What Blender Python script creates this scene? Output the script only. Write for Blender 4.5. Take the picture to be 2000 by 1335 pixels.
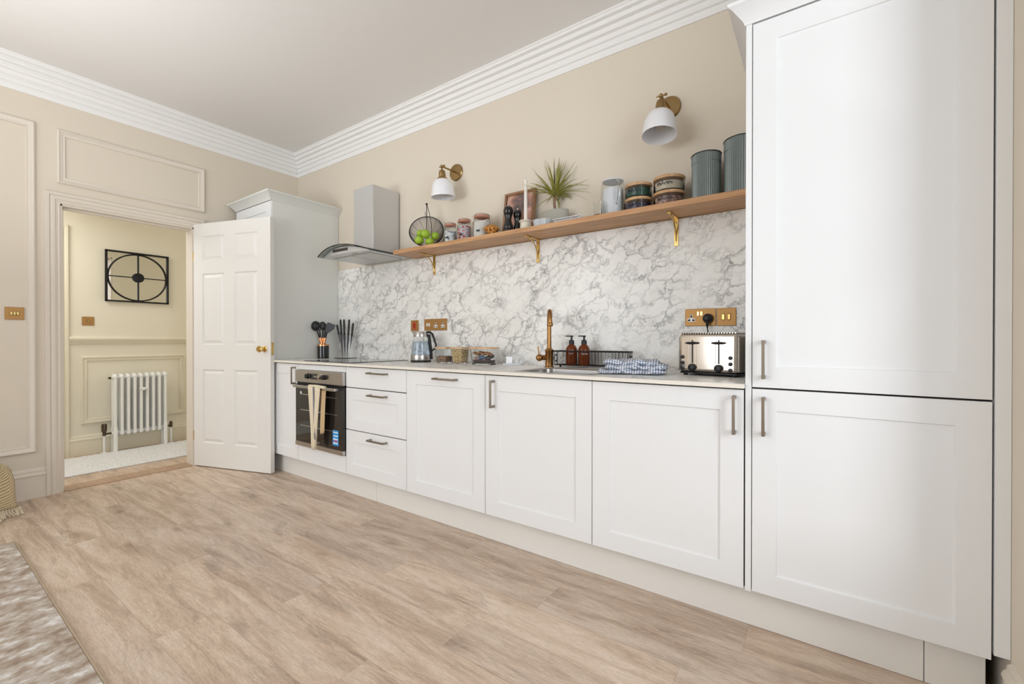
import bpy, bmesh, math, random
from math import pi, sin, cos, radians as R_
from mathutils import Vector, Matrix
random.seed(7)
scn = bpy.context.scene
for o in list(bpy.data.objects):
    bpy.data.objects.remove(o)
C = scn.collection

# ------------------------------------------------------------------ camera, light, exposure
cam_d = bpy.data.cameras.new('camera'); cam = bpy.data.objects.new('camera', cam_d); C.objects.link(cam)
cam_d.sensor_width = 36.0; cam_d.lens = 853.86 / 2000 * 36.0; cam_d.clip_start = 0.02
cam.location = (3.6136, -2.3904, 1.0559)
cam.rotation_euler = (pi / 2 - 0.0042, 0, 0.6097)
scn.camera = cam

w = bpy.data.worlds.new('world'); scn.world = w; w.use_nodes = True
bg = w.node_tree.nodes['Background']; bg.inputs[0].default_value = (0.80, 0.88, 1.0, 1); bg.inputs[1].default_value = 1.0

def area(name, loc, rot, sx, sy, power, col=(1, 1, 1), spread=180):
    l = bpy.data.lights.new(name, 'AREA'); l.shape = 'RECTANGLE'; l.size = sx; l.size_y = sy
    l.energy = power; l.color = col; l.spread = R_(spread)
    o = bpy.data.objects.new(name, l); C.objects.link(o); o.location = loc; o.rotation_euler = rot
    return o
# daylight through the big window in the right wall (outside the glass, shining in)
area('daylight_right_window', (5.5, -2.35, 1.6), (0, R_(90), R_(-12)), 2.0, 0.9, 43, (0.91, 0.955, 1.0))
# daylight through the wide window in the wall behind the camera
area('daylight_rear_window', (0.9, -5.75, 1.6), (R_(90), 0, R_(0)), 2.8, 2.1, 84, (0.895, 0.945, 1.0))
# fill light through an added, unseen side window, to lift the right wall
area('daylight_side_window', (-1.35, -5.45, 1.6), (R_(90), 0, R_(-48)), 1.1, 1.9, 62, (0.91, 0.955, 1.0))
# bounced photographic lamp aimed at the ceiling, standing behind the frame
area('ceiling_bounce_lamp', (1.0, -2.9, 1.45), (R_(180 - 24), 0, R_(25)), 0.6, 0.6, 16, (0.91, 0.955, 1.0), 140)
# hallway lights
area('hallway_lamp', (-1.3, -2.1, 2.35), (0, 0, 0), 0.7, 0.7, 16, (0.98, 0.98, 0.98))
area('hallway_glow', (-1.3, 0.55, 1.5), (R_(-90), 0, 0), 0.9, 1.6, 7, (1.0, 0.95, 0.84))

vs = scn.view_settings
vs.view_transform = 'Standard'; vs.look = 'None'; vs.gamma = 1.0; vs.use_curve_mapping = False
vs.exposure = 0.08

# ------------------------------------------------------------------ materials
def s2l(c):
    return tuple(((v / 255) / 12.92 if v / 255 <= 0.04045 else ((v / 255 + 0.055) / 1.055) ** 2.4) for v in c) + (1,)

def nt(name):
    m = bpy.data.materials.new(name); m.use_nodes = True
    t = m.node_tree; b = t.nodes['Principled BSDF']
    return m, t, b

def N(t, typ, **kw):
    n = t.nodes.new(typ)
    for k, v in kw.items():
        if k.startswith('i_'):
            n.inputs[k[2:].replace('_', ' ')].default_value = v
        else:
            setattr(n, k, v)
    return n

def mat(name, rgb, rough=0.5, metal=0.0, bump=0.0, bscale=60, var=0.0, vscale=3, spec=None, coat=0.0, sheen=0.0, trans=0.0, ior=1.45, emis=None):
    m, t, b = nt(name)
    col = s2l(rgb)
    b.inputs['Base Color'].default_value = col
    b.inputs['Roughness'].default_value = rough
    b.inputs['Metallic'].default_value = metal
    b.inputs['IOR'].default_value = ior
    if spec is not None: b.inputs['Specular IOR Level'].default_value = spec
    if coat: b.inputs['Coat Weight'].default_value = coat
    if sheen: b.inputs['Sheen Weight'].default_value = sheen
    if trans: b.inputs['Transmission Weight'].default_value = trans
    tc = N(t, 'ShaderNodeTexCoord')
    if var:
        nz = N(t, 'ShaderNodeTexNoise'); nz.inputs['Scale'].default_value = vscale; nz.inputs['Detail'].default_value = 4
        t.links.new(tc.outputs['Object'], nz.inputs['Vector'])
        mx = N(t, 'ShaderNodeMix', data_type='RGBA', blend_type='MIX')
        mx.inputs['A'].default_value = tuple(c * (1 - var) for c in col[:3]) + (1,)
        mx.inputs['B'].default_value = tuple(min(1, c * (1 + var)) for c in col[:3]) + (1,)
        t.links.new(nz.outputs['Fac'], mx.inputs['Factor']); t.links.new(mx.outputs['Result'], b.inputs['Base Color'])
    if bump:
        n2 = N(t, 'ShaderNodeTexNoise'); n2.inputs['Scale'].default_value = bscale; n2.inputs['Detail'].default_value = 3
        t.links.new(tc.outputs['Object'], n2.inputs['Vector'])
        bp = N(t, 'ShaderNodeBump'); bp.inputs['Strength'].default_value = bump; bp.inputs['Distance'].default_value = 0.002
        t.links.new(n2.outputs['Fac'], bp.inputs['Height']); t.links.new(bp.outputs['Normal'], b.inputs['Normal'])
    return m

def ramp(t, stops):
    r = N(t, 'ShaderNodeValToRGB'); e = r.color_ramp.elements
    e[0].position, e[0].color = stops[0]
    e[1].position, e[1].color = stops[-1]
    for p, c in stops[1:-1]:
        x = e.new(p); x.color = c
    return r

def mapped(t, scale=(1, 1, 1), rot=(0, 0, 0), src='Object'):
    tc = N(t, 'ShaderNodeTexCoord'); mp = N(t, 'ShaderNodeMapping')
    mp.inputs['Scale'].default_value = scale; mp.inputs['Rotation'].default_value = rot
    t.links.new(tc.outputs[src], mp.inputs['Vector'])
    return mp

def marble_mat():
    m, t, b = nt('white_marble_laminate')
    L = t.links.new
    mp = mapped(t, (1, 1, 1), (0, R_(32), 0))
    wn = N(t, 'ShaderNodeTexNoise'); wn.inputs['Scale'].default_value = 9; wn.inputs['Detail'].default_value = 8; wn.inputs['Roughness'].default_value = 0.66
    L(mp.outputs[0], wn.inputs['Vector'])
    sub = N(t, 'ShaderNodeVectorMath', operation='MULTIPLY_ADD'); sub.inputs[1].default_value = (0.17, 0.17, 0.17)
    L(wn.outputs['Color'], sub.inputs[0]); L(mp.outputs[0], sub.inputs[2])
    st = N(t, 'ShaderNodeMapping'); st.inputs['Scale'].default_value = (0.55, 1, 1.25)
    L(sub.outputs[0], st.inputs['Vector'])
    def veins(scale, w0, w1):
        v = N(t, 'ShaderNodeTexVoronoi', feature='DISTANCE_TO_EDGE'); v.inputs['Scale'].default_value = scale
        L(st.outputs[0], v.inputs['Vector'])
        r = ramp(t, [(0.0, (1, 1, 1, 1)), (w0, (0.55, 0.55, 0.55, 1)), (w1, (0, 0, 0, 1))]); L(v.outputs['Distance'], r.inputs[0]); return r
    v1 = veins(10.5, 0.012, 0.085); v2 = veins(23, 0.02, 0.12)
    mk = N(t, 'ShaderNodeTexNoise'); mk.inputs['Scale'].default_value = 4.5; mk.inputs['Detail'].default_value = 5; mk.inputs['Roughness'].default_value = .65
    L(mp.outputs[0], mk.inputs['Vector'])
    mr = ramp(t, [(0.40, (0.12, 0.12, 0.12, 1)), (0.60, (1, 1, 1, 1))]); L(mk.outputs['Fac'], mr.inputs[0])
    mk2 = N(t, 'ShaderNodeTexNoise'); mk2.inputs['Scale'].default_value = 9; mk2.inputs['Detail'].default_value = 4
    L(mp.outputs[0], mk2.inputs['Vector'])
    mr2 = ramp(t, [(0.46, (0, 0, 0, 1)), (0.62, (1, 1, 1, 1))]); L(mk2.outputs['Fac'], mr2.inputs[0])
    a = N(t, 'ShaderNodeMath', operation='MULTIPLY'); L(v1.outputs[0], a.inputs[0]); L(mr.outputs[0], a.inputs[1])
    c = N(t, 'ShaderNodeMath', operation='MULTIPLY'); L(v2.outputs[0], c.inputs[0]); L(mr2.outputs[0], c.inputs[1])
    c2 = N(t, 'ShaderNodeMath', operation='MULTIPLY'); L(c.outputs[0], c2.inputs[0]); c2.inputs[1].default_value = 0.6
    mx = N(t, 'ShaderNodeMath', operation='MAXIMUM'); L(a.outputs[0], mx.inputs[0]); L(c2.outputs[0], mx.inputs[1])
    cm = N(t, 'ShaderNodeMix', data_type='RGBA')
    cm.inputs['A'].default_value = s2l((244, 242, 237)); cm.inputs['B'].default_value = s2l((98, 97, 99))
    L(mx.outputs[0], cm.inputs['Factor'])
    # soft clouding
    cl = N(t, 'ShaderNodeTexNoise'); cl.inputs['Scale'].default_value = 5; cl.inputs['Detail'].default_value = 5
    L(st.outputs[0], cl.inputs['Vector'])
    cr = ramp(t, [(0.35, (0.92, 0.918, 0.905, 1)), (0.6, (1, 1, 1, 1))]); L(cl.outputs['Fac'], cr.inputs[0])
    m2 = N(t, 'ShaderNodeMix', data_type='RGBA', blend_type='MULTIPLY'); m2.inputs['Factor'].default_value = 1
    L(cm.outputs['Result'], m2.inputs['A']); L(cr.outputs[0], m2.inputs['B']); L(m2.outputs['Result'], b.inputs['Base Color'])
    b.inputs['Roughness'].default_value = 0.34
    return m

def floor_mat():
    m, t, b = nt('limed_oak_planks'); L = t.links.new
    tc = N(t, 'ShaderNodeTexCoord'); sp = N(t, 'ShaderNodeSeparateXYZ'); L(tc.outputs['Object'], sp.inputs[0])
    def math(op, a, bb=None, c=None):
        n = N(t, 'ShaderNodeMath', operation=op)
        for i, x in enumerate((a, bb, c)):
            if x is None: continue
            if isinstance(x, (int, float)): n.inputs[i].default_value = x
            else: L(x, n.inputs[i])
        return n.outputs[0]
    yr = math('DIVIDE', sp.outputs['Y'], 0.185); row = math('FLOOR', yr)
    off = math('MULTIPLY', row, 0.437); xr = math('ADD', math('DIVIDE', sp.outputs['X'], 1.24), off); col = math('FLOOR', xr)
    cb = N(t, 'ShaderNodeCombineXYZ'); L(row, cb.inputs[0]); L(col, cb.inputs[1])
    wn = N(t, 'ShaderNodeTexWhiteNoise', noise_dimensions='3D'); L(cb.outputs[0], wn.inputs['Vector'])
    # per-plank shift of grain coordinates
    ad = N(t, 'ShaderNodeVectorMath', operation='MULTIPLY_ADD'); ad.inputs[1].default_value = (13, 7, 5); L(wn.outputs['Color'], ad.inputs[0]); L(tc.outputs['Object'], ad.inputs[2])
    def noise(scale, detail, rough, map_):
        mp = N(t, 'ShaderNodeMapping'); mp.inputs['Scale'].default_value = map_; L(ad.outputs[0], mp.inputs['Vector'])
        n = N(t, 'ShaderNodeTexNoise'); n.inputs['Scale'].default_value = scale; n.inputs['Detail'].default_value = detail; n.inputs['Roughness'].default_value = rough
        n.inputs['Distortion'].default_value = 0.6
        L(mp.outputs[0], n.inputs['Vector']); return n.outputs['Fac']
    g1 = noise(3.0, 10, 0.72, (0.6, 4.4, 1)); g2 = noise(18, 8, 0.8, (0.6, 9, 1)); g3 = noise(2.6, 6, 0.7, (0.8, 3.2, 1))
    g4 = noise(50, 4, 0.75, (0.7, 7, 1))
    r1 = ramp(t, [(0.27, s2l((158, 136, 120))), (0.42, s2l((200, 176, 154))), (0.54, s2l((222, 201, 180))), (0.74, s2l((236, 222, 208)))]); L(g1, r1.inputs[0])
    r2 = ramp(t, [(0.3, (0.78, 0.77, 0.76, 1)), (0.6, (1.04, 1.04, 1.04, 1))]); L(g2, r2.inputs[0])
    m1 = N(t, 'ShaderNodeMix', data_type='RGBA', blend_type='MULTIPLY'); m1.inputs['Factor'].default_value = 0.85; L(r1.outputs[0], m1.inputs['A']); L(r2.outputs[0], m1.inputs['B'])
    r5 = ramp(t, [(0.34, (0.72, 0.70, 0.69, 1)), (0.56, (1.03, 1.03, 1.03, 1))]); L(g4, r5.inputs[0])
    m1b = N(t, 'ShaderNodeMix', data_type='RGBA', blend_type='MULTIPLY'); m1b.inputs['Factor'].default_value = 0.8; L(m1.outputs['Result'], m1b.inputs['A']); L(r5.outputs[0], m1b.inputs['B']); m1 = m1b
    r3 = ramp(t, [(0.32, (0.62, 0.61, 0.62, 1)), (0.45, (1, 1, 1, 1))]); L(g3, r3.inputs[0])
    m2 = N(t, 'ShaderNodeMix', data_type='RGBA', blend_type='MULTIPLY'); m2.inputs['Factor'].default_value = 0.75; L(m1.outputs['Result'], m2.inputs['A']); L(r3.outputs[0], m2.inputs['B'])
    r4 = ramp(t, [(0.0, (0.90, 0.89, 0.89, 1)), (1.0, (1.05, 1.03, 1.0, 1))]); L(wn.outputs['Value'], r4.inputs[0])
    m3 = N(t, 'ShaderNodeMix', data_type='RGBA', blend_type='MULTIPLY'); m3.inputs['Factor'].default_value = 1; L(m2.outputs['Result'], m3.inputs['A']); L(r4.outputs[0], m3.inputs['B'])
    # knots
    mp = N(t, 'ShaderNodeMapping'); mp.inputs['Scale'].default_value = (1.6, 3.6, 1); L(ad.outputs[0], mp.inputs['Vector'])
    kv = N(t, 'ShaderNodeTexVoronoi'); kv.inputs['Scale'].default_value = 1.5; L(mp.outputs[0], kv.inputs['Vector'])
    kr = ramp(t, [(0.0, (0.45, 0.40, 0.36, 1)), (0.05, (0.66, 0.60, 0.55, 1)), (0.15, (1, 1, 1, 1))]); L(kv.outputs['Distance'], kr.inputs[0])
    m4 = N(t, 'ShaderNodeMix', data_type='RGBA', blend_type='MULTIPLY'); m4.inputs['Factor'].default_value = 0.7; L(m3.outputs['Result'], m4.inputs['A']); L(kr.outputs[0], m4.inputs['B'])
    fy = math('FRACT', yr); fx = math('FRACT', xr)
    e = math('MINIMUM', math('MINIMUM', fy, math('SUBTRACT', 1, fy)), math('MULTIPLY', math('MINIMUM', fx, math('SUBTRACT', 1, fx)), 6.7))
    sr = ramp(t, [(0.0, (0.80, 0.78, 0.76, 1)), (0.010, (1, 1, 1, 1))]); L(e, sr.inputs[0])
    m5 = N(t, 'ShaderNodeMix', data_type='RGBA', blend_type='MULTIPLY'); m5.inputs['Factor'].default_value = 1; L(m4.outputs['Result'], m5.inputs['A']); L(sr.outputs[0], m5.inputs['B'])
    L(m5.outputs['Result'], b.inputs['Base Color']); b.inputs['Roughness'].default_value = 0.42
    bp = N(t, 'ShaderNodeBump'); bp.inputs['Strength'].default_value = 0.15; bp.inputs['Distance'].default_value = 0.001; L(g2, bp.inputs['Height']); L(bp.outputs[0], b.inputs['Normal'])
    return m

def wood_mat(name, a, bcol, scale=(3, 30, 30), rough=0.45):
    m, t, b = nt(name); mp = mapped(t, scale)
    n = N(t, 'ShaderNodeTexNoise'); n.inputs['Scale'].default_value = 1.2; n.inputs['Detail'].default_value = 6; n.inputs['Distortion'].default_value = 0.8
    t.links.new(mp.outputs[0], n.inputs['Vector'])
    r = ramp(t, [(0.3, s2l(a)), (0.7, s2l(bcol))]); t.links.new(n.outputs['Fac'], r.inputs[0]); t.links.new(r.outputs[0], b.inputs['Base Color'])
    b.inputs['Roughness'].default_value = rough
    return m

def blotch_mat(name, cols, scale=(1, 1, 1), nscale=10, rough=0.9, detail=6, bump=0.3, lo=0.35, hi=0.65, src='Object'):
    m, t, b = nt(name); mp = mapped(t, scale, src=src)
    n = N(t, 'ShaderNodeTexNoise'); n.inputs['Scale'].default_value = nscale; n.inputs['Detail'].default_value = detail; n.inputs['Roughness'].default_value = 0.65
    t.links.new(mp.outputs[0], n.inputs['Vector'])
    k = len(cols); r = ramp(t, [(lo + (hi - lo) * i / (k - 1), s2l(c)) for i, c in enumerate(cols)])
    t.links.new(n.outputs['Fac'], r.inputs[0]); t.links.new(r.outputs[0], b.inputs['Base Color']); b.inputs['Roughness'].default_value = rough
    bp = N(t, 'ShaderNodeBump'); bp.inputs['Strength'].default_value = bump; bp.inputs['Distance'].default_value = 0.003
    t.links.new(n.outputs['Fac'], bp.inputs['Height']); t.links.new(bp.outputs[0], b.inputs['Normal'])
    return m

def gingham_mat():
    m, t, b = nt('blue_white_gingham'); L = t.links.new
    tc = N(t, 'ShaderNodeTexCoord'); sp = N(t, 'ShaderNodeSeparateXYZ'); L(tc.outputs['UV'], sp.inputs[0])
    def st(o):
        a = N(t, 'ShaderNodeMath', operation='FRACT'); L(o, a.inputs[0])
        c = N(t, 'ShaderNodeMath', operation='GREATER_THAN'); L(a.outputs[0], c.inputs[0]); c.inputs[1].default_value = 0.5; return c.outputs[0]
    s = N(t, 'ShaderNodeMath', operation='ADD'); L(st(sp.outputs['X']), s.inputs[0]); L(st(sp.outputs['Y']), s.inputs[1])
    h = N(t, 'ShaderNodeMath', operation='MULTIPLY'); L(s.outputs[0], h.inputs[0]); h.inputs[1].default_value = 0.5
    r = ramp(t, [(0.0, s2l((240, 240, 240))), (0.5, s2l((172, 178, 190))), (1.0, s2l((104, 114, 138)))]); L(h.outputs[0], r.inputs[0])
    L(r.outputs[0], b.inputs['Base Color']); b.inputs['Roughness'].default_value = 0.95
    return m

M = dict(
    wall=mat('beige_wall_paint', (223, 212, 195), 0.85, bump=0.05, bscale=90),
    ceiling=mat('ceiling_paint', (232, 229, 225), 0.9),
    cornice=mat('cornice_white', (242, 240, 237), 0.7),
    trim=mat('trim_paint', (224, 214, 200), 0.55),
    hallwall=mat('hall_cream_paint', (230, 223, 204), 0.85),
    halltrim=mat('hall_trim_cream', (229, 221, 200), 0.6),
    cab=mat('matt_white_lacquer', (235, 235, 234), 0.42, spec=0.35),
    cabgrey=mat('pale_grey_green_panel', (224, 224, 218), 0.5, spec=0.3),
    door=mat('white_door_gloss', (232, 229, 223), 0.38),
    plinth=mat('plinth_white', (232, 228, 221), 0.5),
    gap=mat('shadow_gap_black', (40, 36, 32), 0.9),
    marble=marble_mat(), floor=floor_mat(),
    edgeband=mat('cream_edge_band', (236, 229, 216), 0.5),
    oak=wood_mat('oiled_oak', (172, 124, 82), (212, 166, 120)),
    thresh=wood_mat('threshold_oak', (168, 138, 112), (192, 160, 132)),
    bamboo=wood_mat('bamboo_lid', (196, 152, 108), (218, 182, 140), (20, 20, 3)),
    frame=wood_mat('frame_wood', (132, 92, 62), (168, 124, 88), (20, 20, 5)),
    handle=mat('brushed_nickel', (150, 140, 128), 0.35, 1.0),
    steel=mat('brushed_steel', (188, 184, 180), 0.28, 1.0, var=0.05),
    polished=mat('polished_steel', (196, 187, 177), 0.12, 1.0),
    steeldark=mat('toaster_side_steel', (150, 140, 128), 0.35, 1.0),
    hood=mat('hood_steel', (206, 206, 206), 0.32, 0.55),
    brass=mat('antique_brass', (158, 132, 90), 0.3, 1.0, var=0.12, vscale=14),
    tapbrass=mat('aged_tap_brass', (158, 118, 72), 0.3, 1.0, var=0.12, vscale=14),
    bracket=mat('bright_brass', (204, 170, 104), 0.25, 1.0),
    doorbrass=mat('polished_brass', (220, 184, 112), 0.15, 1.0),
    plate=mat('satin_brass_plate', (172, 130, 78), 0.45, 0.6),
    copper=mat('copper', (214, 150, 104), 0.25, 1.0),
    blade=mat('black_coated_steel', (34, 34, 36), 0.35, 0.5),
    black=mat('black_plastic', (24, 24, 26), 0.4),
    blackgloss=mat('black_gloss', (12, 12, 14), 0.06, coat=0.5),
    blackiron=mat('black_iron', (26, 24, 26), 0.5, 0.3),
    white=mat('white_plastic', (240, 240, 238), 0.35),
    shade=mat('white_enamel', (238, 238, 240), 0.35),
    shadein=mat('shade_inside', (186, 180, 172), 0.6),
    redgl=mat('red_switch', (196, 62, 34), 0.35),
    glass=mat('clear_glass', (250, 252, 252), 0.02, trans=1.0, ior=1.3),
    blueglass=mat('water_glass', (206, 220, 236), 0.04, trans=0.85, ior=1.3),
    acrylic=mat('clear_acrylic', (252, 252, 252), 0.02, trans=1.0, ior=1.04),
    frost=mat('frosted_plastic', (242, 244, 247), 0.3, trans=0.25, ior=1.2),
    amber=mat('amber_glass', (128, 58, 20), 0.08, trans=0.35, ior=1.4),
    ovenglass=mat('oven_glass', (34, 30, 28), 0.05, coat=0.3),
    mirror=mat('mirror_silver', (235, 235, 232), 0.02, 1.0),
    apple=mat('green_apple_skin', (152, 184, 52), 0.3, var=0.14, vscale=14),
    leaf=mat('dracaena_leaf', (142, 140, 58), 0.5, var=0.3, vscale=20),
    trunk=mat('plant_trunk', (140, 112, 88), 0.85, bump=0.5, bscale=80),
    soil=mat('potting_soil', (70, 54, 42), 0.95),
    concrete=mat('grey_concrete', (168, 164, 152), 0.85, bump=0.3, bscale=50, var=0.05, vscale=20),
    canister=mat('ribbed_grey_tin', (130, 139, 138), 0.34, 0.45, var=0.08, vscale=8),
    candle=mat('candle_wax', (240, 234, 224), 0.5),
    ceramic=mat('cream_ceramic', (226, 218, 200), 0.4),
    radiator=mat('radiator_white', (240, 240, 236), 0.3),
    bronze=mat('pewter_valve', (96, 84, 72), 0.35, 1.0),
    runner=blotch_mat('pale_runner_wool', [(212, 212, 212), (228, 228, 228), (240, 239, 238)], (2, 5, 1), 14),
    rug=blotch_mat('mottled_rug', [(150, 129, 110), (173, 156, 139), (194, 184, 173), (228, 224, 219)], (2.8, 2.0, 1), 7.5, detail=11, lo=0.36, hi=0.66),
    rugedge=mat('rug_binding', (178, 158, 134), 0.9),
    throw=mat('beige_knit', (196, 176, 138), 0.95, bump=0.0, sheen=0.3),
    fringe=mat('beige_fringe', (218, 204, 176), 0.95, sheen=0.3),
    fabric=mat('seat_fabric', (186, 168, 140), 0.95, bump=0.4, bscale=200),
    tea=mat('oatmeal_linen', (226, 212, 186), 0.9, bump=0.2, bscale=300),
    stripe=mat('grey_stripe_linen', (140, 140, 150), 0.9),
    teaback=mat('tan_linen', (206, 178, 138), 0.9),
    gingham=gingham_mat(),
    granola=blotch_mat('granola', [(88, 58, 42), (150, 112, 84), (196, 164, 132)], nscale=110, lo=.38, hi=.62),
    oats=blotch_mat('muesli', [(120, 88, 50), (206, 172, 116), (232, 206, 158)], nscale=90, lo=.36, hi=.6),
    biscuits=mat('biscuit', (196, 140, 96), 0.7, var=.12, vscale=30),
    bluewrap=mat('blue_wrapper', (96, 120, 146), 0.35),
    darkwrap=mat('dark_wrapper', (74, 62, 60), 0.4, var=.3, vscale=30),
    pinkwrap=mat('pink_wrapper', (188, 150, 142), 0.4),
    teabags=blotch_mat('tea_sachets', [(120, 122, 130), (214, 214, 216), (240, 240, 240)], nscale=60, lo=.38, hi=.56, rough=.6),
    sachets=blotch_mat('coloured_sachets', [(52, 88, 112), (230, 232, 236), (206, 74, 60), (92, 68, 62)], nscale=45, lo=.36, hi=.64, rough=.5),
    sugar=mat('white_sugar', (240, 234, 224), 0.9, bump=0.3, bscale=120),
    seal=mat('orange_rubber_seal', (206, 110, 72), 0.5),
    greenwrap=mat('dark_green_pods', (40, 84, 70), 0.4, var=.3, vscale=50),
    purple=mat('dark_purple_pods', (70, 56, 80), 0.4, var=.4, vscale=50),
    cream=mat('cream_pods', (222, 208, 184), 0.5),
    copperpod=blotch_mat('foil_pods', [(60, 40, 50), (170, 120, 100), (216, 190, 176)], nscale=70, rough=.4),
    label=mat('dark_label', (44, 44, 52), 0.6),
    paperlabel=mat('white_label', (238, 238, 238), 0.6),
    cone=blotch_mat('golden_brown_scales', [(92, 48, 20), (190, 120, 48), (232, 186, 104)], nscale=70, rough=.35, lo=.38, hi=.6),
    mill=mat('black_lacquer_wood', (18, 17, 17), 0.18, coat=0.4),
    bluestick=mat('sticker_blue', (40, 150, 220), 0.4),
    redstick=mat('sticker_red', (214, 80, 90), 0.4),
    whitestick=mat('sticker_white', (244, 248, 250), 0.4),
    led=mat('display_grey', (190, 190, 184), 0.4),
    paper=mat('white_paper', (244, 244, 246), 0.7),
    dishblue=mat('ribbed_dish_glass', (206, 210, 212), 0.15, trans=.3),
    glasspane=mat('window_glass', (255, 255, 255), 0.0, trans=1.0, ior=1.02),
)

def picture_mat():
    m, t, b = nt('abstract_print'); mp = mapped(t, (6, 6, 6))
    n = N(t, 'ShaderNodeTexNoise'); n.inputs['Scale'].default_value = 1.3; n.inputs['Detail'].default_value = 5
    t.links.new(mp.outputs[0], n.inputs['Vector'])
    r = ramp(t, [(0.32, s2l((72, 66, 64))), (0.44, s2l((120, 98, 92))), (0.52, s2l((178, 128, 110))), (0.64, s2l((206, 168, 150)))])
    t.links.new(n.outputs['Fac'], r.inputs[0]); t.links.new(r.outputs[0], b.inputs['Base Color']); b.inputs['Roughness'].default_value = 0.35
    return m
M['picture'] = picture_mat()

def knit_mat():
    m, t, b = nt('knitted_throw'); tc = N(t, 'ShaderNodeTexCoord')
    w1 = N(t, 'ShaderNodeTexWave', wave_type='BANDS', bands_direction='DIAGONAL'); w1.inputs['Scale'].default_value = 60; w1.inputs['Distortion'].default_value = 1.5
    t.links.new(tc.outputs['Object'], w1.inputs['Vector'])
    r = ramp(t, [(0.2, s2l((168, 146, 108))), (0.8, s2l((222, 206, 170)))]); t.links.new(w1.outputs['Fac'], r.inputs[0]); t.links.new(r.outputs[0], b.inputs['Base Color'])
    b.inputs['Roughness'].default_value = 0.95
    bp = N(t, 'ShaderNodeBump'); bp.inputs['Strength'].default_value = 0.6; bp.inputs['Distance'].default_value = 0.004
    t.links.new(w1.outputs['Fac'], bp.inputs['Height']); t.links.new(bp.outputs[0], b.inputs['Normal'])
    return m
M['throw'] = knit_mat()

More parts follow.
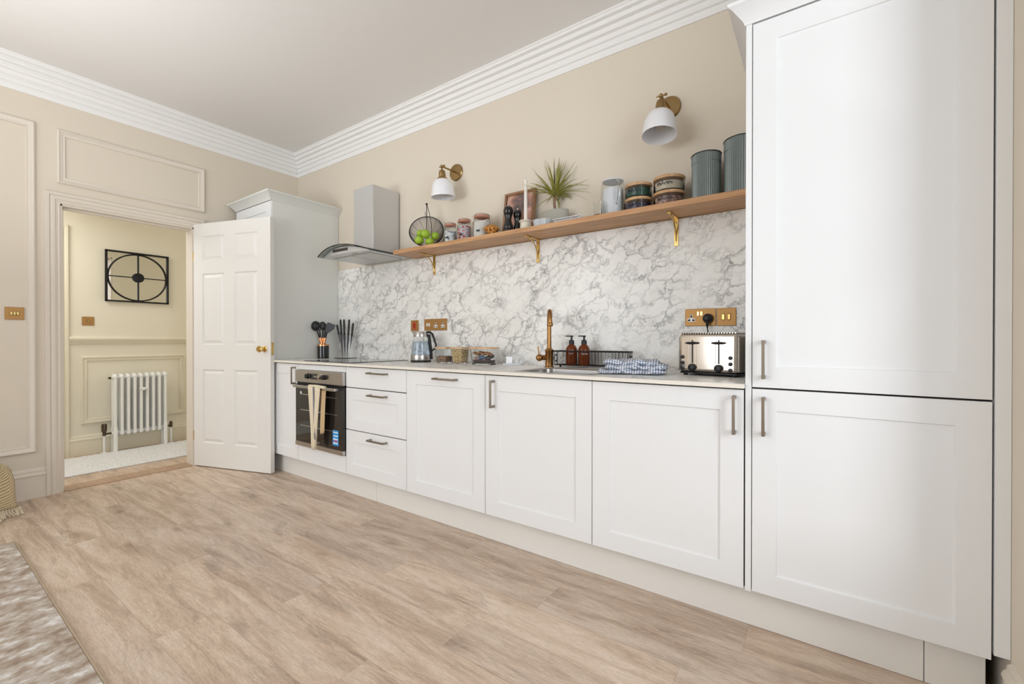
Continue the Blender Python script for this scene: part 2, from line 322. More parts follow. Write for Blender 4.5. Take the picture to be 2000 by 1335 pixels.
# ------------------------------------------------------------------ mesh helpers
class MB:
    def __init__(s): s.bm = bmesh.new(); s.mi = 0
    def _f(s, vs_):
        try:
            f = s.bm.faces.new(vs_); f.material_index = s.mi; return f
        except ValueError:
            return None
    def box(s, x0, x1, y0, y1, z0, z1, M4=None):
        p = [Vector(q) for q in ((x0, y0, z0), (x1, y0, z0), (x1, y1, z0), (x0, y1, z0), (x0, y0, z1), (x1, y0, z1), (x1, y1, z1), (x0, y1, z1))]
        if M4: p = [M4 @ q for q in p]
        v = [s.bm.verts.new(q) for q in p]
        for f in ((0, 3, 2, 1), (4, 5, 6, 7), (0, 1, 5, 4), (1, 2, 6, 5), (2, 3, 7, 6), (3, 0, 4, 7)): s._f([v[i] for i in f])
        return s
    def frustum(s, b0, b1):  # two rectangles (x0,x1,y0,y1,z)
        p = []
        for (x0, x1, y0, y1, z) in (b0, b1): p += [(x0, y0, z), (x1, y0, z), (x1, y1, z), (x0, y1, z)]
        v = [s.bm.verts.new(q) for q in p]
        for f in ((0, 3, 2, 1), (4, 5, 6, 7), (0, 1, 5, 4), (1, 2, 6, 5), (2, 3, 7, 6), (3, 0, 4, 7)): s._f([v[i] for i in f])
        return s
    def loft(s, rings, cap0=True, cap1=True, closed=True):
        vr = [[s.bm.verts.new(q) for q in r] for r in rings]
        for a, b in zip(vr, vr[1:]):
            n = len(a)
            for i in range(n if closed else n - 1):
                j = (i + 1) % n; s._f([a[i], a[j], b[j], b[i]])
        if cap0: s._f(list(reversed(vr[0])))
        if cap1: s._f(vr[-1])
        return s
    def lathe(s, prof, seg=32, M4=None, c=(0, 0), cap0=True, cap1=True, sx=1, sy=1):
        rings = []
        for r, z in prof:
            ring = []
            for i in range(seg):
                a = 2 * pi * i / seg; p = Vector((c[0] + r * cos(a) * sx, c[1] + r * sin(a) * sy, z))
                ring.append(M4 @ p if M4 else p)
            rings.append(ring)
        return s.loft(rings, cap0, cap1)
    def cyl(s, a, b, r, seg=16, r2=None):
        a, b = Vector(a), Vector(b); d = b - a
        q = d.to_track_quat('Z', 'Y').to_matrix().to_4x4(); M4 = Matrix.Translation(a) @ q
        return s.lathe([(r, 0), (r if r2 is None else r2, d.length)], seg, M4)
    def tube(s, pts, r, seg=8, closed=False, rfun=None):
        pts = [Vector(p) for p in pts]; n = len(pts); rings = []
        prev = None
        for i, p in enumerate(pts):
            if closed: t = pts[(i + 1) % n] - pts[i - 1]
            else: t = pts[min(i + 1, n - 1)] - pts[max(i - 1, 0)]
            t.normalize()
            if prev is None:
                up = Vector((0, 0, 1)) if abs(t.z) < 0.9 else Vector((1, 0, 0)); u = t.cross(up).normalized()
            else:
                u = (prev - t * prev.dot(t)).normalized()
            v = t.cross(u); prev = u; rr = rfun(i / (n - 1)) if rfun else r
            rings.append([p + (u * cos(2 * pi * k / seg) + v * sin(2 * pi * k / seg)) * rr for k in range(seg)])
        if closed: rings.append(rings[0])
        return s.loft(rings, not closed, not closed)
    def sphere(s, c, r, seg=24, rings=14, sc=(1, 1, 1), M4=None):
        prof = []
        c = Vector(c); rr = []
        for j in range(1, rings):
            a = pi * j / rings; rr.append([c + Vector((r * sin(a) * cos(2 * pi * i / seg) * sc[0], r * sin(a) * sin(2 * pi * i / seg) * sc[1], -r * cos(a) * sc[2])) for i in range(seg)])
        if M4: rr = [[M4 @ p for p in q] for q in rr]
        return s.loft(rr)
    def prism(s, pts, d, M4=None):  # pts in xy, extruded by vector d
        d = Vector(d)
        a = [Vector((p[0], p[1], p[2] if len(p) > 2 else 0)) for p in pts]; b = [q + d for q in a]
        if M4: a = [M4 @ q for q in a]; b = [M4 @ q for q in b]
        return s.loft([a, b])
    def build(s, name, m, parent=None, loc=None, rot=None, bevel=0, seg=2, smooth=True, ang=38, sub=0, weld=True):
        bm = s.bm
        if weld: bmesh.ops.remove_doubles(bm, verts=bm.verts, dist=1e-5)
        bmesh.ops.recalc_face_normals(bm, faces=bm.faces)
        for f in bm.faces: f.smooth = smooth
        for e in bm.edges:
            if len(e.link_faces) == 2 and e.calc_face_angle(0) > R_(ang): e.smooth = False
        me = bpy.data.meshes.new(name); bm.to_mesh(me); bm.free()
        for mm in (m if isinstance(m, (list, tuple)) else [m]): me.materials.append(M[mm] if isinstance(mm, str) else mm)
        o = bpy.data.objects.new(name, me); C.objects.link(o)
        if parent: o.parent = parent
        if loc: o.location = loc
        if rot: o.rotation_euler = rot
        if bevel:
            bv = o.modifiers.new('bevel', 'BEVEL'); bv.width = bevel; bv.segments = seg; bv.limit_method = 'ANGLE'; bv.angle_limit = R_(40)
        if sub:
            sb = o.modifiers.new('sub', 'SUBSURF'); sb.levels = sub; sb.render_levels = sub
        return o

def thing(name, label, cat, loc=(0, 0, 0), rz=0, group=None):
    o = bpy.data.objects.new(name, None); C.objects.link(o); o.location = loc; o.rotation_euler = (0, 0, rz)
    o.empty_display_size = 0.05
    o['label'] = label; o['category'] = cat
    if group: o['group'] = group
    return o

def tag(o, label, cat, group=None, kind=None):
    o['label'] = label; o['category'] = cat
    if group: o['group'] = group
    if kind: o['kind'] = kind
    return o

def struct(o, label, cat=None):
    o['kind'] = 'structure'; o['label'] = label; o['category'] = cat or o.name.split('_')[0].split('.')[0]
    return o

def dup(root, loc=None, label=None, group=None, rz=None, scale=None):
    r = root.copy(); C.objects.link(r)
    if loc is not None: r.location = loc
    if rz is not None: r.rotation_euler = (0, 0, rz)
    if scale is not None: r.scale = (scale,) * 3
    if label: r['label'] = label
    if group: r['group'] = group
    for ch in list(root.children):
        c = ch.copy(); C.objects.link(c); c.parent = r
        for g in ch.children:
            d = g.copy(); C.objects.link(d); d.parent = c
    return r

def text_mesh(txt, name, size, m, parent, loc, rot, extrude=0.0004):
    cu = bpy.data.curves.new(name, 'FONT'); cu.body = txt; cu.size = size; cu.extrude = extrude; cu.align_x = 'CENTER'; cu.align_y = 'CENTER'
    ob = bpy.data.objects.new(name + '_tmp', cu); C.objects.link(ob)
    dg = bpy.context.evaluated_depsgraph_get(); me = bpy.data.meshes.new_from_object(ob.evaluated_get(dg))
    bpy.data.objects.remove(ob)
    me.materials.clear(); me.materials.append(M[m])
    o = bpy.data.objects.new(name, me); C.objects.link(o); o.parent = parent; o.location = loc; o.rotation_euler = rot
    return o

def moulding(mb, path, prof, to3, closed=False):
    """sweep profile (d = offset to the left of the path, h = height) along a flat path with mitres"""
    n = len(path); rings = []
    for i in range(n):
        p = Vector(path[i])
        def dirn(a, b): return (Vector(path[b % n]) - Vector(path[a % n])).normalized()
        if closed or 0 < i < n - 1: d0, d1 = dirn(i - 1, i), dirn(i, i + 1)
        elif i == 0: d0 = d1 = dirn(0, 1)
        else: d0 = d1 = dirn(n - 2, n - 1)
        n0, n1 = Vector((-d0.y, d0.x)), Vector((-d1.y, d1.x))
        bis = (n0 + n1); bis = bis / max(bis.length_squared / 2, 1e-6)
        rings.append([to3(p.x + bis.x * d, p.y + bis.y * d, h) for d, h in prof])
    if closed: rings.append(rings[0])
    mb.loft(rings, not closed, not closed)

XL, XR, ZC = -0.6936, 4.055, 2.90      # left wall, right wall, ceiling
YB = -5.5                               # wall behind the camera
DY = 0.61                               # depth of the units (front face at y = -DY)
WT = 0.898                              # top of the worktop

# ------------------------------------------------------------------ room shell
struct(MB().box(-3.4, 4.6, -5.75, 1.6, -0.06, 0).build('floor', 'floor'), 'washed oak plank floor running the length of the kitchen')
struct(MB().box(-0.82, 4.4, YB - .2, 0.14, ZC, ZC + .08).build('ceiling', 'ceiling'), 'plain pale ceiling over the kitchen')
struct(MB().box(-0.82, 4.4, 0, 0.14, 0, ZC).build('wall_back', 'wall'), 'beige wall behind the units and shelf')
OY0, OY1, OZ = -1.697, -0.905, 2.0      # doorway in the left wall
lw = MB(); lw.box(-0.82, XL, -4.72, OY0, 0, ZC); lw.box(-0.82, XL, YB - .2, -5.45, 0, ZC); lw.box(-0.82, XL, -5.45, -4.72, 0, .5); lw.box(-0.82, XL, -5.45, -4.72, 2.55, ZC); lw.box(-0.82, XL, OY1, 0, 0, ZC); lw.box(-0.82, XL, OY0, OY1, OZ, ZC)
lw.box(XL, -0.22, -4.7, -2.96, 0, ZC)  # unseen chimney breast, added to shade the left wall and floor
struct(lw.build('wall_left', 'wall'), 'beige panelled wall with the doorway to the hall')
# right wall: a short return beside the tall unit, then a big window
WY0, WY1, WZ0, WZ1 = -3.45, -0.86, 0.45, 2.55
rw = MB(); rw.box(XR, 4.25, WY1, 0, 0, ZC); rw.box(XR, 4.25, YB - .2, WY0, 0, ZC); rw.box(XR, 4.25, WY0, WY1, 0, WZ0); rw.box(XR, 4.25, WY0, WY1, WZ1, ZC)
struct(rw.build('wall_right', 'wall'), 'beige wall at the right edge beside the tall unit')
BX0, BX1, BZ0, BZ1 = -0.5, 2.3, 0.5, 2.6
fw = MB(); fw.box(-0.82, BX0, YB - .2, YB, 0, ZC); fw.box(BX1, 4.25, YB - .2, YB, 0, ZC); fw.box(BX0, BX1, YB - .2, YB, 0, BZ0); fw.box(BX0, BX1, YB - .2, YB, BZ1, ZC)
struct(fw.build('wall_front', 'wall'), 'beige wall behind the camera with a window')
w1 = MB()
for y0, y1 in ((WY0, WY0 + .05), (WY1 - .05, WY1), ((WY0 + WY1) / 2 - .025, (WY0 + WY1) / 2 + .025)): w1.box(4.12, 4.17, y0, y1, WZ0, WZ1)
for z0, z1 in ((WZ0, WZ0 + .05), (WZ1 - .05, WZ1), (1.5, 1.54)): w1.box(4.12, 4.17, WY0, WY1, z0, z1)
w1o = struct(w1.build('window_1', 'cornice', bevel=.003), 'white sash window in the right wall')
w2 = MB()
for x0, x1 in ((BX0, BX0 + .05), (BX1 - .05, BX1), ((BX0 + BX1) / 2 - .025, (BX0 + BX1) / 2 + .025)): w2.box(x0, x1, YB - .13, YB - .08, BZ0, BZ1)
for z0, z1 in ((BZ0, BZ0 + .05), (BZ1 - .05, BZ1), (1.5, 1.54)): w2.box(BX0, BX1, YB - .13, YB - .08, z0, z1)
struct(w2.build('window_2', 'cornice', bevel=.003), 'white sash window behind the camera')

w3 = MB()  # unseen window, added so fill light reaches the right wall
for y0, y1 in ((-5.45, -5.41), (-4.76, -4.72)): w3.box(-.79, -.75, y0, y1, .5, 2.55)
for z0, z1 in ((.5, .55), (2.5, 2.55), (1.5, 1.54)): w3.box(-.79, -.75, -5.45, -4.72, z0, z1)
struct(w3.build('window_added', 'cornice', bevel=.003), 'narrow white unseen window added behind the camera at the left for fill light')

# cornice
cprof = [(0, 2.690), (0.008, 2.690), (0.008, 2.720), (0.001, 2.724), (0.001, 2.731), (0.014, 2.735), (0.014, 2.760), (0.006, 2.764), (0.006, 2.771), (0.020, 2.776),
         (0.020, 2.802), (0.040, 2.806), (0.040, 2.826), (0.034, 2.830), (0.034, 2.838), (0.058, 2.842), (0.058, 2.860), (0.052, 2.864), (0.052, 2.871), (0.074, 2.875), (0.074, 2.889), (0.084, 2.893), (0.084, ZC), (0, ZC)]
cm = MB(); moulding(cm, [(XR, YB), (XR, 0), (XL, 0), (XL, YB)], cprof, lambda a, b, h: (a, b, h))
struct(cm.build('trim_1', 'cornice', ang=20), 'stepped white plaster cornice round the ceiling', 'cornice')

# door architrave + lining
aprof = [(0, 0), (0, 0.010), (0.006, 0.014), (0.012, 0.010), (0.020, 0.012), (0.028, 0.020), (0.042, 0.022), (0.050, 0.016), (0.056, 0.024), (0.072, 0.026), (0.076, 0.020), (0.076, 0)]
ar = MB(); moulding(ar, [(OY0, 0), (OY0, OZ), (OY1, OZ), (OY1, 0)], aprof, lambda a, b, h: (XL + h, a, b))
struct(ar.build('trim_2', 'trim', ang=25), 'moulded beige architrave round the doorway', 'architrave')
dl = MB(); dl.box(-0.822, XL + .004, OY0 - .001, OY0 + .012, 0, OZ); dl.box(-0.822, XL + .004, OY1 - .012, OY1 + .001, 0, OZ); dl.box(-0.822, XL + .004, OY0, OY1, OZ - .012, OZ + .001)
dl.box(-0.77, -0.74, OY0 + .012, OY0 + .024, 0, OZ - .012); dl.box(-0.77, -0.74, OY0 + .012, OY1 - .012, OZ - .024, OZ - .012)
struct(dl.build('trim_3', 'trim', bevel=.001), 'beige lining inside the doorway', 'door lining')
# panel mouldings on the left wall
pprof = [(0, 0), (0, 0.014), (-0.008, 0.020), (-0.016, 0.014), (-0.024, 0.012), (-0.030, 0.008), (-0.040, 0.010), (-0.044, 0)]
pprof = [(-d, h) for d, h in pprof]
def wall_panel(name, y0, y1, z0, z1, x, sgn, m, label):
    p = MB(); moulding(p, [(y0, z0), (y1, z0), (y1, z1), (y0, z1)], pprof, lambda a, b, h: (x + sgn * h, a, b), closed=True)
    return struct(p.build(name, m, ang=25), label, 'wall moulding')
wall_panel('trim_4', -1.712, -0.826, 2.142, 2.512, XL, 1, 'trim', 'rectangular wall moulding above the doorway')
wall_panel('trim_5', -2.85, -1.815, 0.305, 2.515, XL, 1, 'trim', 'tall rectangular wall moulding left of the doorway')
sprof = [(0, 0), (0.018, 0), (0.018, 0.145), (0.024, 0.150), (0.022, 0.160), (0.014, 0.170), (0.016, 0.178), (0.010, 0.192), (0.0, 0.198)]
sk = MB(); moulding(sk, [(XL, OY0 - .076), (XL, YB)], sprof, lambda a, b, h: (a, b, h))
struct(sk.build('baseboard_left', 'trim', ang=25), 'tall moulded beige skirting left of the doorway', 'skirting')
sk = MB(); sprof_r = [(0, 0), (0.018, 0), (0.018, 0.125), (0.022, 0.130), (0.018, 0.142), (0.012, 0.148), (0.010, 0.160), (0.0, 0.168)]
moulding(sk, [(XR, WY1 - 2.5), (XR, -DY - .012)], sprof_r, lambda a, b, h: (a, b, h))
struct(sk.build('baseboard_right', 'trim', ang=25), 'moulded skirting at the foot of the right wall', 'skirting')

# ------------------------------------------------------------------ hall beyond the doorway
HX = -1.93
struct(MB().box(HX - .12, HX, -3.3, 1.3, 0, 2.62).build('wall_hall', 'hallwall'), 'cream hallway wall beyond the doorway')
struct(MB().box(HX, -0.82, 1.2, 1.3, 0, 2.62).build('wall_hall_end', 'hallwall'), 'cream end wall of the hallway')
struct(MB().box(HX, -0.82, -3.4, -3.3, 0, 2.62).build('wall_hall_near', 'hallwall'), 'cream near end wall of the hallway')
struct(MB().box(-0.823, -0.8195, -3.3, OY0 - .0, 0, 2.62).box(-0.823, -0.8195, OY1, 1.2, 0, 2.62).box(-0.823, -0.8195, OY0, OY1, OZ, 2.62).build('wall_hall_inner', 'hallwall'), 'cream hallway side of the doorway wall')
struct(MB().box(HX - .12, -0.82, -3.4, 1.3, 2.62, 2.7).build('ceiling_hall', 'ceiling'), 'hallway ceiling', 'ceiling')
hs = MB(); moulding(hs, [(HX, -1.447), (HX, 1.2)][::-1], [(d, h * 0.92) for d, h in sprof], lambda a, b, h: (2 * HX - a if False else a, b, h))
bmesh.ops.scale(hs.bm, vec=(1, 1, 1), verts=hs.bm.verts)
struct(hs.build('baseboard_hall', 'halltrim', ang=25), 'cream skirting along the hallway wall', 'skirting')
dr = MB(); drp = [(0, 1.020), (0.010, 1.022), (0.014, 1.034), (0.022, 1.040), (0.026, 1.056), (0.036, 1.062), (0.036, 1.078), (0.028, 1.086), (0, 1.086)]
dr.loft([[(HX + d, y, h) for d, h in drp] for y in (-1.447, 1.2)])
struct(dr.build('trim_6', 'halltrim', ang=25), 'cream dado rail along the hallway wall', 'dado rail')
wall_panel('trim_7', -1.37, -0.565, 0.285, 0.905, HX, 1, 'halltrim', 'rectangular moulding under the hallway dado rail')
ha = MB(); moulding(ha, [(-2.29, 0), (-2.29, 2.02), (-1.523, 2.02), (-1.523, 0)], aprof, lambda a, b, h: (HX + h, a, b))
struct(ha.build('trim_8', 'halltrim', ang=25), 'architrave of a hallway door behind the doorway edge', 'architrave')
struct(MB().box(HX - .0, HX + .006, -2.29, -1.523, 0, 2.02).build('door_2', 'door'), 'closed door across the hallway', 'door')
sl = MB(); sl.box(-0.84, XL + .01, OY0 + .012, OY1 - .012, 0, 0.006)
struct(sl.build('trim_9', 'thresh', bevel=.002), 'wooden threshold strip in the doorway', 'threshold')
M['runner'] and tag(MB().box(-1.80, -1.10, -3.0, 0.9, 0.0, 0.012).build('runner_rug', 'runner', bevel=.004), 'pale grey runner rug along the hallway floor', 'rug')

# radiator
rad = thing('column_radiator', 'white column radiator against the hallway wall', 'radiator', (HX + .10, -0.955, 0))
def rad_section(mb, y, feet):
    for dx in (-.038, 0.0, .038):
        top = .712; bot = .165
        mb.tube([(dx, y, bot), (dx, y, top)], .0125, 12)
        if feet and dx != 0: mb.cyl((dx, y, 0.0), (dx, y, bot + .05), .016, 12)
    for z in (.700, .180):
        mb.tube([(-.04, y, z), (-.02, y, z + (.022 if z > .4 else -.014)), (.02, y, z + (.022 if z > .4 else -.014)), (.04, y, z)], .017, 10)
for i in range(9):
    mb = MB(); y = -.203 + .0480 * i
    rad_section(mb, y, False); mb.build('column', 'radiator', rad)
for i in (0, 8):
    mb = MB(); y = -.203 + .0480 * i
    for dx in (-.038, .038):
        mb.lathe([(.020, 0), (.020, .006), (.0165, .010), (.0165, .22), (.013, .24)], 14, Matrix.Translation((dx, y, 0)))
    mb.build('foot', 'radiator', rad)
MB().cyl((0, -.225, .700), (0, .200, .700), .016).build('header_pipe', 'radiator', rad)
MB().cyl((0, -.225, .182), (0, .205, .182), .016).build('header_pipe', 'radiator', rad)
MB().cyl((0, -.245, .700), (0, -.225, .700), .010).build('bleed_plug', 'bronze', rad)
MB().cyl((0.052, -.03, .585), (0.052, .03, .585), .009).cyl((0.03, .0, .585), (0.066, .0, .585), .016).build('wall_stay', 'radiator', rad)
for sgn, hh, yy in ((-1, .275, -.275), (1, .225, .238)):
    v = MB(); v.cyl((0, yy, .0), (0, yy, .178), .010); v.lathe([(.024, 0), (.024, .008), (.012, .014)], 16, Matrix.Translation((0, yy, 0)))
    v.build('supply_pipe', 'radiator', rad)
    k = MB(); k.cyl((0, yy, .165), (0, yy, .20), .013); k.cyl((0, yy, .182), (0, yy - sgn * .05, .182), .009)
    k.lathe([(.012, .2), (.019, .205), (.021, hh - .02), (.018, hh), (.004, hh + .003)] if sgn < 0 else [(.010, .195), (.016, .2), (.012, .215), (.006, .228)], 16, Matrix.Translation((0, yy, 0)))
    k.build('valve', 'bronze', rad)

# mirror
mr = thing('wall_mirror', 'square black framed mirror with circle and cross bars on the hallway wall', 'mirror', (HX, -0.955, 1.672))
mr_h = .245
MB().box(.004, .012, -mr_h, mr_h, -mr_h, mr_h).build('mirror_glass', 'mirror', mr)
f = MB()
for a in (-1, 1):
    f.box(.0, .030, min(a * mr_h, a * (mr_h - .014)), max(a * mr_h, a * (mr_h - .014)), -mr_h, mr_h)
    f.box(.0, .030, -mr_h, mr_h, min(a * mr_h, a * (mr_h - .014)), max(a * mr_h, a * (mr_h - .014)))
f.build('frame', 'blackiron', mr, bevel=.001)
f = MB(); f.tube([(.020, (mr_h - .018) * cos(2 * pi * i / 64), (mr_h - .018) * sin(2 * pi * i / 64)) for i in range(64)], .0065, 8, closed=True)
f.build('ring', 'blackiron', mr)
f = MB(); f.box(.014, .024, -mr_h + .02, mr_h - .02, -.004, .004); f.build('cross_bar', 'blackiron', mr)
f = MB(); f.box(.014, .024, -.005, .005, -mr_h + .02, mr_h - .02); f.build('cross_bar', 'blackiron', mr)
f = MB(); f.lathe([(.046, 0), (.046, .010), (.03, .014)], 28, Matrix.Translation((.016, 0, 0)) @ Matrix.Rotation(pi / 2, 4, 'Y')); f.build('centre_disc', 'blackiron', mr)

def rocker_switch(name, loc, w_, h_, n, label, axis='x'):
    """brass plate facing +x (left walls) or -y (back wall)"""
    rz = -pi / 2 if axis == 'x' else 0    # local plate faces -y; rotate so it faces +x
    rz = pi / 2 if axis == 'x' else 0
    t = thing(name, label, 'light switch', loc, rz)
    MB().box(-w_ / 2, w_ / 2, -.006, 0, -h_ / 2, h_ / 2).build('plate', 'plate', t, bevel=.002)
    for i in range(n):
        x = (i - (n - 1) / 2) * .014 if n > 2 else (i - (n - 1) / 2) * .022
        k = MB(); k.box(x - .0055, x + .0055, -.010, -.005, -.011, .011); k.build('rocker', 'doorbrass', t, bevel=.001)
        fr = MB(); fr.box(x - .0068, x + .0068, -.0066, -.005, -.0125, .0125); fr.build('rocker_surround', 'gap', t)
    return t
rocker_switch('light_switch', (XL, -1.909, 1.231), .086, .082, 3, 'brass switch plate with three rockers left of the doorway')
rocker_switch('light_switch', (HX, -1.318, 1.233), .084, .080, 1, 'brass single switch plate on the hallway wall below the mirror')

# ------------------------------------------------------------------ six-panel door
dang = R_(17.6)
door = thing('panel_door', 'white six panel door standing open against the kitchen units', 'door', (-0.682, -0.909, 0.008), dang)
def six_panel_mesh(mb, W, H, T):
    xs = [0, .096, .333, .443, .681, W]; zs = [0, .195, .805, 1.010, 1.600, 1.703, 1.912, H]
    for side in (0, 1):
        y0 = 0 if side == 0 else T; sg = 1 if side == 0 else -1   # sg: inward direction
        def q(pts): mb._f([mb.bm.verts.new(p) for p in (pts if side == 0 else pts[::-1])])
        def rect(x0, x1, z0, z1, d): return [(x0, y0 + sg * d, z0), (x1, y0 + sg * d, z0), (x1, y0 + sg * d, z1), (x0, y0 + sg * d, z1)]
        for i in range(5):
            for j in range(7):
                x0, x1, z0, z1 = xs[i], xs[i + 1], zs[j], zs[j + 1]
                if i in (1, 3) and j in (1, 3, 5):
                    seq = [(0, 0), (.008, .009), (.013, .010), (.036, .001), (.040, .001)]
                    prev = rect(x0, x1, z0, z1, 0)
                    for ins, dep in seq[1:]:
                        cur = rect(x0 + ins, x1 - ins, z0 + ins, z1 - ins, dep)
                        for k in range(4): q([prev[k], prev[(k + 1) % 4], cur[(k + 1) % 4], cur[k]])
                        prev = cur
                    q(prev)
                else: q(rect(x0, x1, z0, z1, 0))
    for (a, b) in (((0, 0), (W, 0)),):
        pass
    def e(p): mb._f([mb.bm.verts.new(v) for v in p])
    e([(0, 0, 0), (0, T, 0), (W, T, 0), (W, 0, 0)]); e([(0, 0, H), (W, 0, H), (W, T, H), (0, T, H)])
    e([(W, 0, 0), (W, T, 0), (W, T, H), (W, 0, H)]); e([(0, 0, 0), (0, 0, H), (0, T, H), (0, T, 0)])
mb = MB(); six_panel_mesh(mb, .815, 2.018, .036); mb.build('door_leaf', 'door', door, ang=12)
def knob(y, sg, ext):
    k = MB(); T4 = Matrix.Translation((.755, y, .978)) @ Matrix.Rotation(sg * pi / 2, 4, 'X')
    k.lathe([(.024, 0), (.024, .003), (.018, .006), (.009, .009), (.008, ext * .45), (.014, ext * .55), (.024, ext * .72), (.026, ext * .85), (.020, ext * .97), (.006, ext)], 28, T4)
    return k
knob(0, 1, .060).build('knob', 'doorbrass', door)
knob(.036, -1, .026).build('knob', 'doorbrass', door)
kp = MB(); kp.box(.8145, .818, .008, .028, .93, 1.03); kp.build('latch_plate', 'doorbrass', door, bevel=.0005)
for z in (.25, 1.75):
    h = MB(); h.cyl((-.004, .002, z - .04), (-.004, .002, z + .04), .005, 10); h.build('hinge', 'doorbrass', door)

# ------------------------------------------------------------------ kitchen units
def shaker(mb, x0, x1, z0, z1, yf, t=.02, rail=.076, rec=.007, plain=False):
    """door front facing -y with a recessed centre panel"""
    def f(p): mb._f([mb.bm.verts.new(v) for v in p])
    def rect(a, b, c, d, y): return [(a, y, c), (b, y, c), (b, y, d), (a, y, d)]
    o = rect(x0, x1, z0, z1, yf); bk = rect(x0, x1, z0, z1, yf + t)
    for k in range(4): f([o[(k + 1) % 4], o[k], bk[k], bk[(k + 1) % 4]])
    f(bk[::-1])
    if plain: f(o); return mb
    i1 = rect(x0 + rail, x1 - rail, z0 + rail, z1 - rail, yf); i2 = rect(x0 + rail + .002, x1 - rail - .002, z0 + rail + .002, z1 - rail - .002, yf + rec)
    for a, b in ((o, i1), (i1, i2)):
        for k in range(4): f([a[k], a[(k + 1) % 4], b[(k + 1) % 4], b[k]])
    f(i2); return mb

def bar_handle(mb, x, z, vert, L=.140, yf=-.61):
    h = L / 2; yo = yf - .034
    if vert:
        mb.box(x - .005, x + .005, yo - .003, yo + .005, z - h, z + h)
        for s in (-1, 1): mb.box(x - .0055, x + .0055, yo, yf, z + s * (h - .006) - .006, z + s * (h - .006) + .006)
    else:
        mb.box(x - h, x + h, yo - .003, yo + .005, z - .005, z + .005)
        for s in (-1, 1): mb.box(x + s * (h - .006) - .006, x + s * (h - .006) + .006, yo, yf, z - .0055, z + .0055)
    return mb

ZB, ZT = 0.154, 0.875
def unit(name, label, x0, x1, z0=ZB, z1=.881, group='fitted base units'):
    t = thing(name, label, 'cabinet', ((x0 + x1) / 2, 0, z0), 0, group)
    MB().box(x0 + .001, x1 - .001, -.588, -.002, z0, z1).build('carcass', 'gap', t, loc=(-(x0 + x1) / 2, 0, -z0))
    return t
def front(t, kind, x0, x1, z0, z1, **kw):
    d = shaker(MB(), x0, x1, z0, z1, -DY, **kw).build(kind, 'cab', t, loc=-t.location, bevel=.0012, ang=20)
    return d
def add_handle(d, x, z, vert, L=.140):
    bar_handle(MB(), x, z, vert, L).build('handle', 'handle', d, bevel=.001)
g = .0018
u = unit('base_cabinet', 'narrow white base cabinet beside the open door and the oven', .003, .4)
d = front(u, 'door', .003 + g, .4 - g, ZB, ZT); add_handle(d, .432 - .067, .789, True, .13)
u = unit('drawer_cabinet', 'white three drawer cabinet right of the oven', 1.0, 1.6)
d = front(u, 'drawer', 1.0 + g, 1.6 - g, .742, ZT, plain=True); add_handle(d, 1.345, .845, False, .175)
d = front(u, 'drawer', 1.0 + g, 1.6 - g, .459, .736); add_handle(d, 1.345, .703, False, .165)
d = front(u, 'drawer', 1.0 + g, 1.6 - g, ZB, .453); add_handle(d, 1.345, .417, False, .165)
u = unit('dishwasher_cabinet', 'white cabinet door with horizontal handle between drawers and sink cabinet', 1.6, 2.2)
d = front(u, 'door', 1.6 + g, 2.2 - g, ZB, ZT, rail=.078); add_handle(d, 1.927, .840, False, .165)
MB().box(1.615, 2.195, -.597, -.55, ZB - .006, ZB - .001).build('kick_seal', 'gap', u, loc=-u.location)
u = unit('sink_cabinet', 'white base cabinet under the sink with handle at its left', 2.2, 2.8, z1=.70)
d = front(u, 'door', 2.2 + g, 2.8 - g, ZB, ZT, rail=.078); add_handle(d, 2.258, .782, True)
u = unit('base_cabinet', 'white base cabinet under the toaster with handle at its right', 2.8, 3.4)
d = front(u, 'door', 2.8 + g, 3.395, ZB, ZT, rail=.078); add_handle(d, 3.366, .785, True)
# oven housing
oh = unit('oven_housing', 'white housing around the built in oven', .4, 1.0, z1=.881)
for o in list(oh.children): bpy.data.objects.remove(o)
hb = MB(); hb.box(.401, .416, -.588, -.002, ZB, .881); hb.box(.984, .999, -.588, -.002, ZB, .881); hb.box(.416, .984, -.588, -.002, ZB, ZB + .015)
hb.build('carcass', 'cab', oh, loc=-oh.location)
hb = MB(); hb.box(.4 + g, 1.0 - g, -DY, -.59, .838, ZT); hb.build('top_filler', 'cab', oh, loc=-oh.location, bevel=.001)
hb = MB(); hb.box(.4 + g, 1.0 - g, -DY, -.59, ZB, .270); hb.build('bottom_filler', 'cab', oh, loc=-oh.location, bevel=.001)

# oven
ov = thing('built_in_oven', 'stainless steel and black glass built in oven with a tea towel on its handle', 'oven', (.7, -DY, .274))
def ovb(name, m, x0, x1, y0, y1, z0, z1, bevel=.001):
    return MB().box(x0 - .7, x1 - .7, y0 + DY, y1 + DY, z0 - .274, z1 - .274).build(name, m, ov, bevel=bevel)
ovb('body', 'gap', .418, .982, -.585, -.05, .276, .836)
ovb('control_panel', 'steel', .4035, .9965, -.632, -.586, .748, .836)
ovb('vent_gap', 'black', .408, .992, -.622, -.588, .732, .748)
dr_ = ovb('oven_door', 'ovenglass', .4035, .9965, -.630, -.588, .306, .732)
ovb('top_trim', 'black', .4035, .9965, -.634, -.630, .716, .732, 0)
ovb('bottom_trim', 'steel', .4035, .9965, -.634, -.590, .275, .306)
ins = MB().box(.46 - .7, .94 - .7, -.0205, -.0195, .34 - .274, .70 - .274)
rk = MB()
for z in (.43, .545, .66):
    for k in range(2): rk.cyl((-.23, -.0212, z - .274 - .003 * k), (.23, -.0212, z - .274 - .003 * k), .0011, 6)
rk.build('shelf_rail', 'steel', ov)
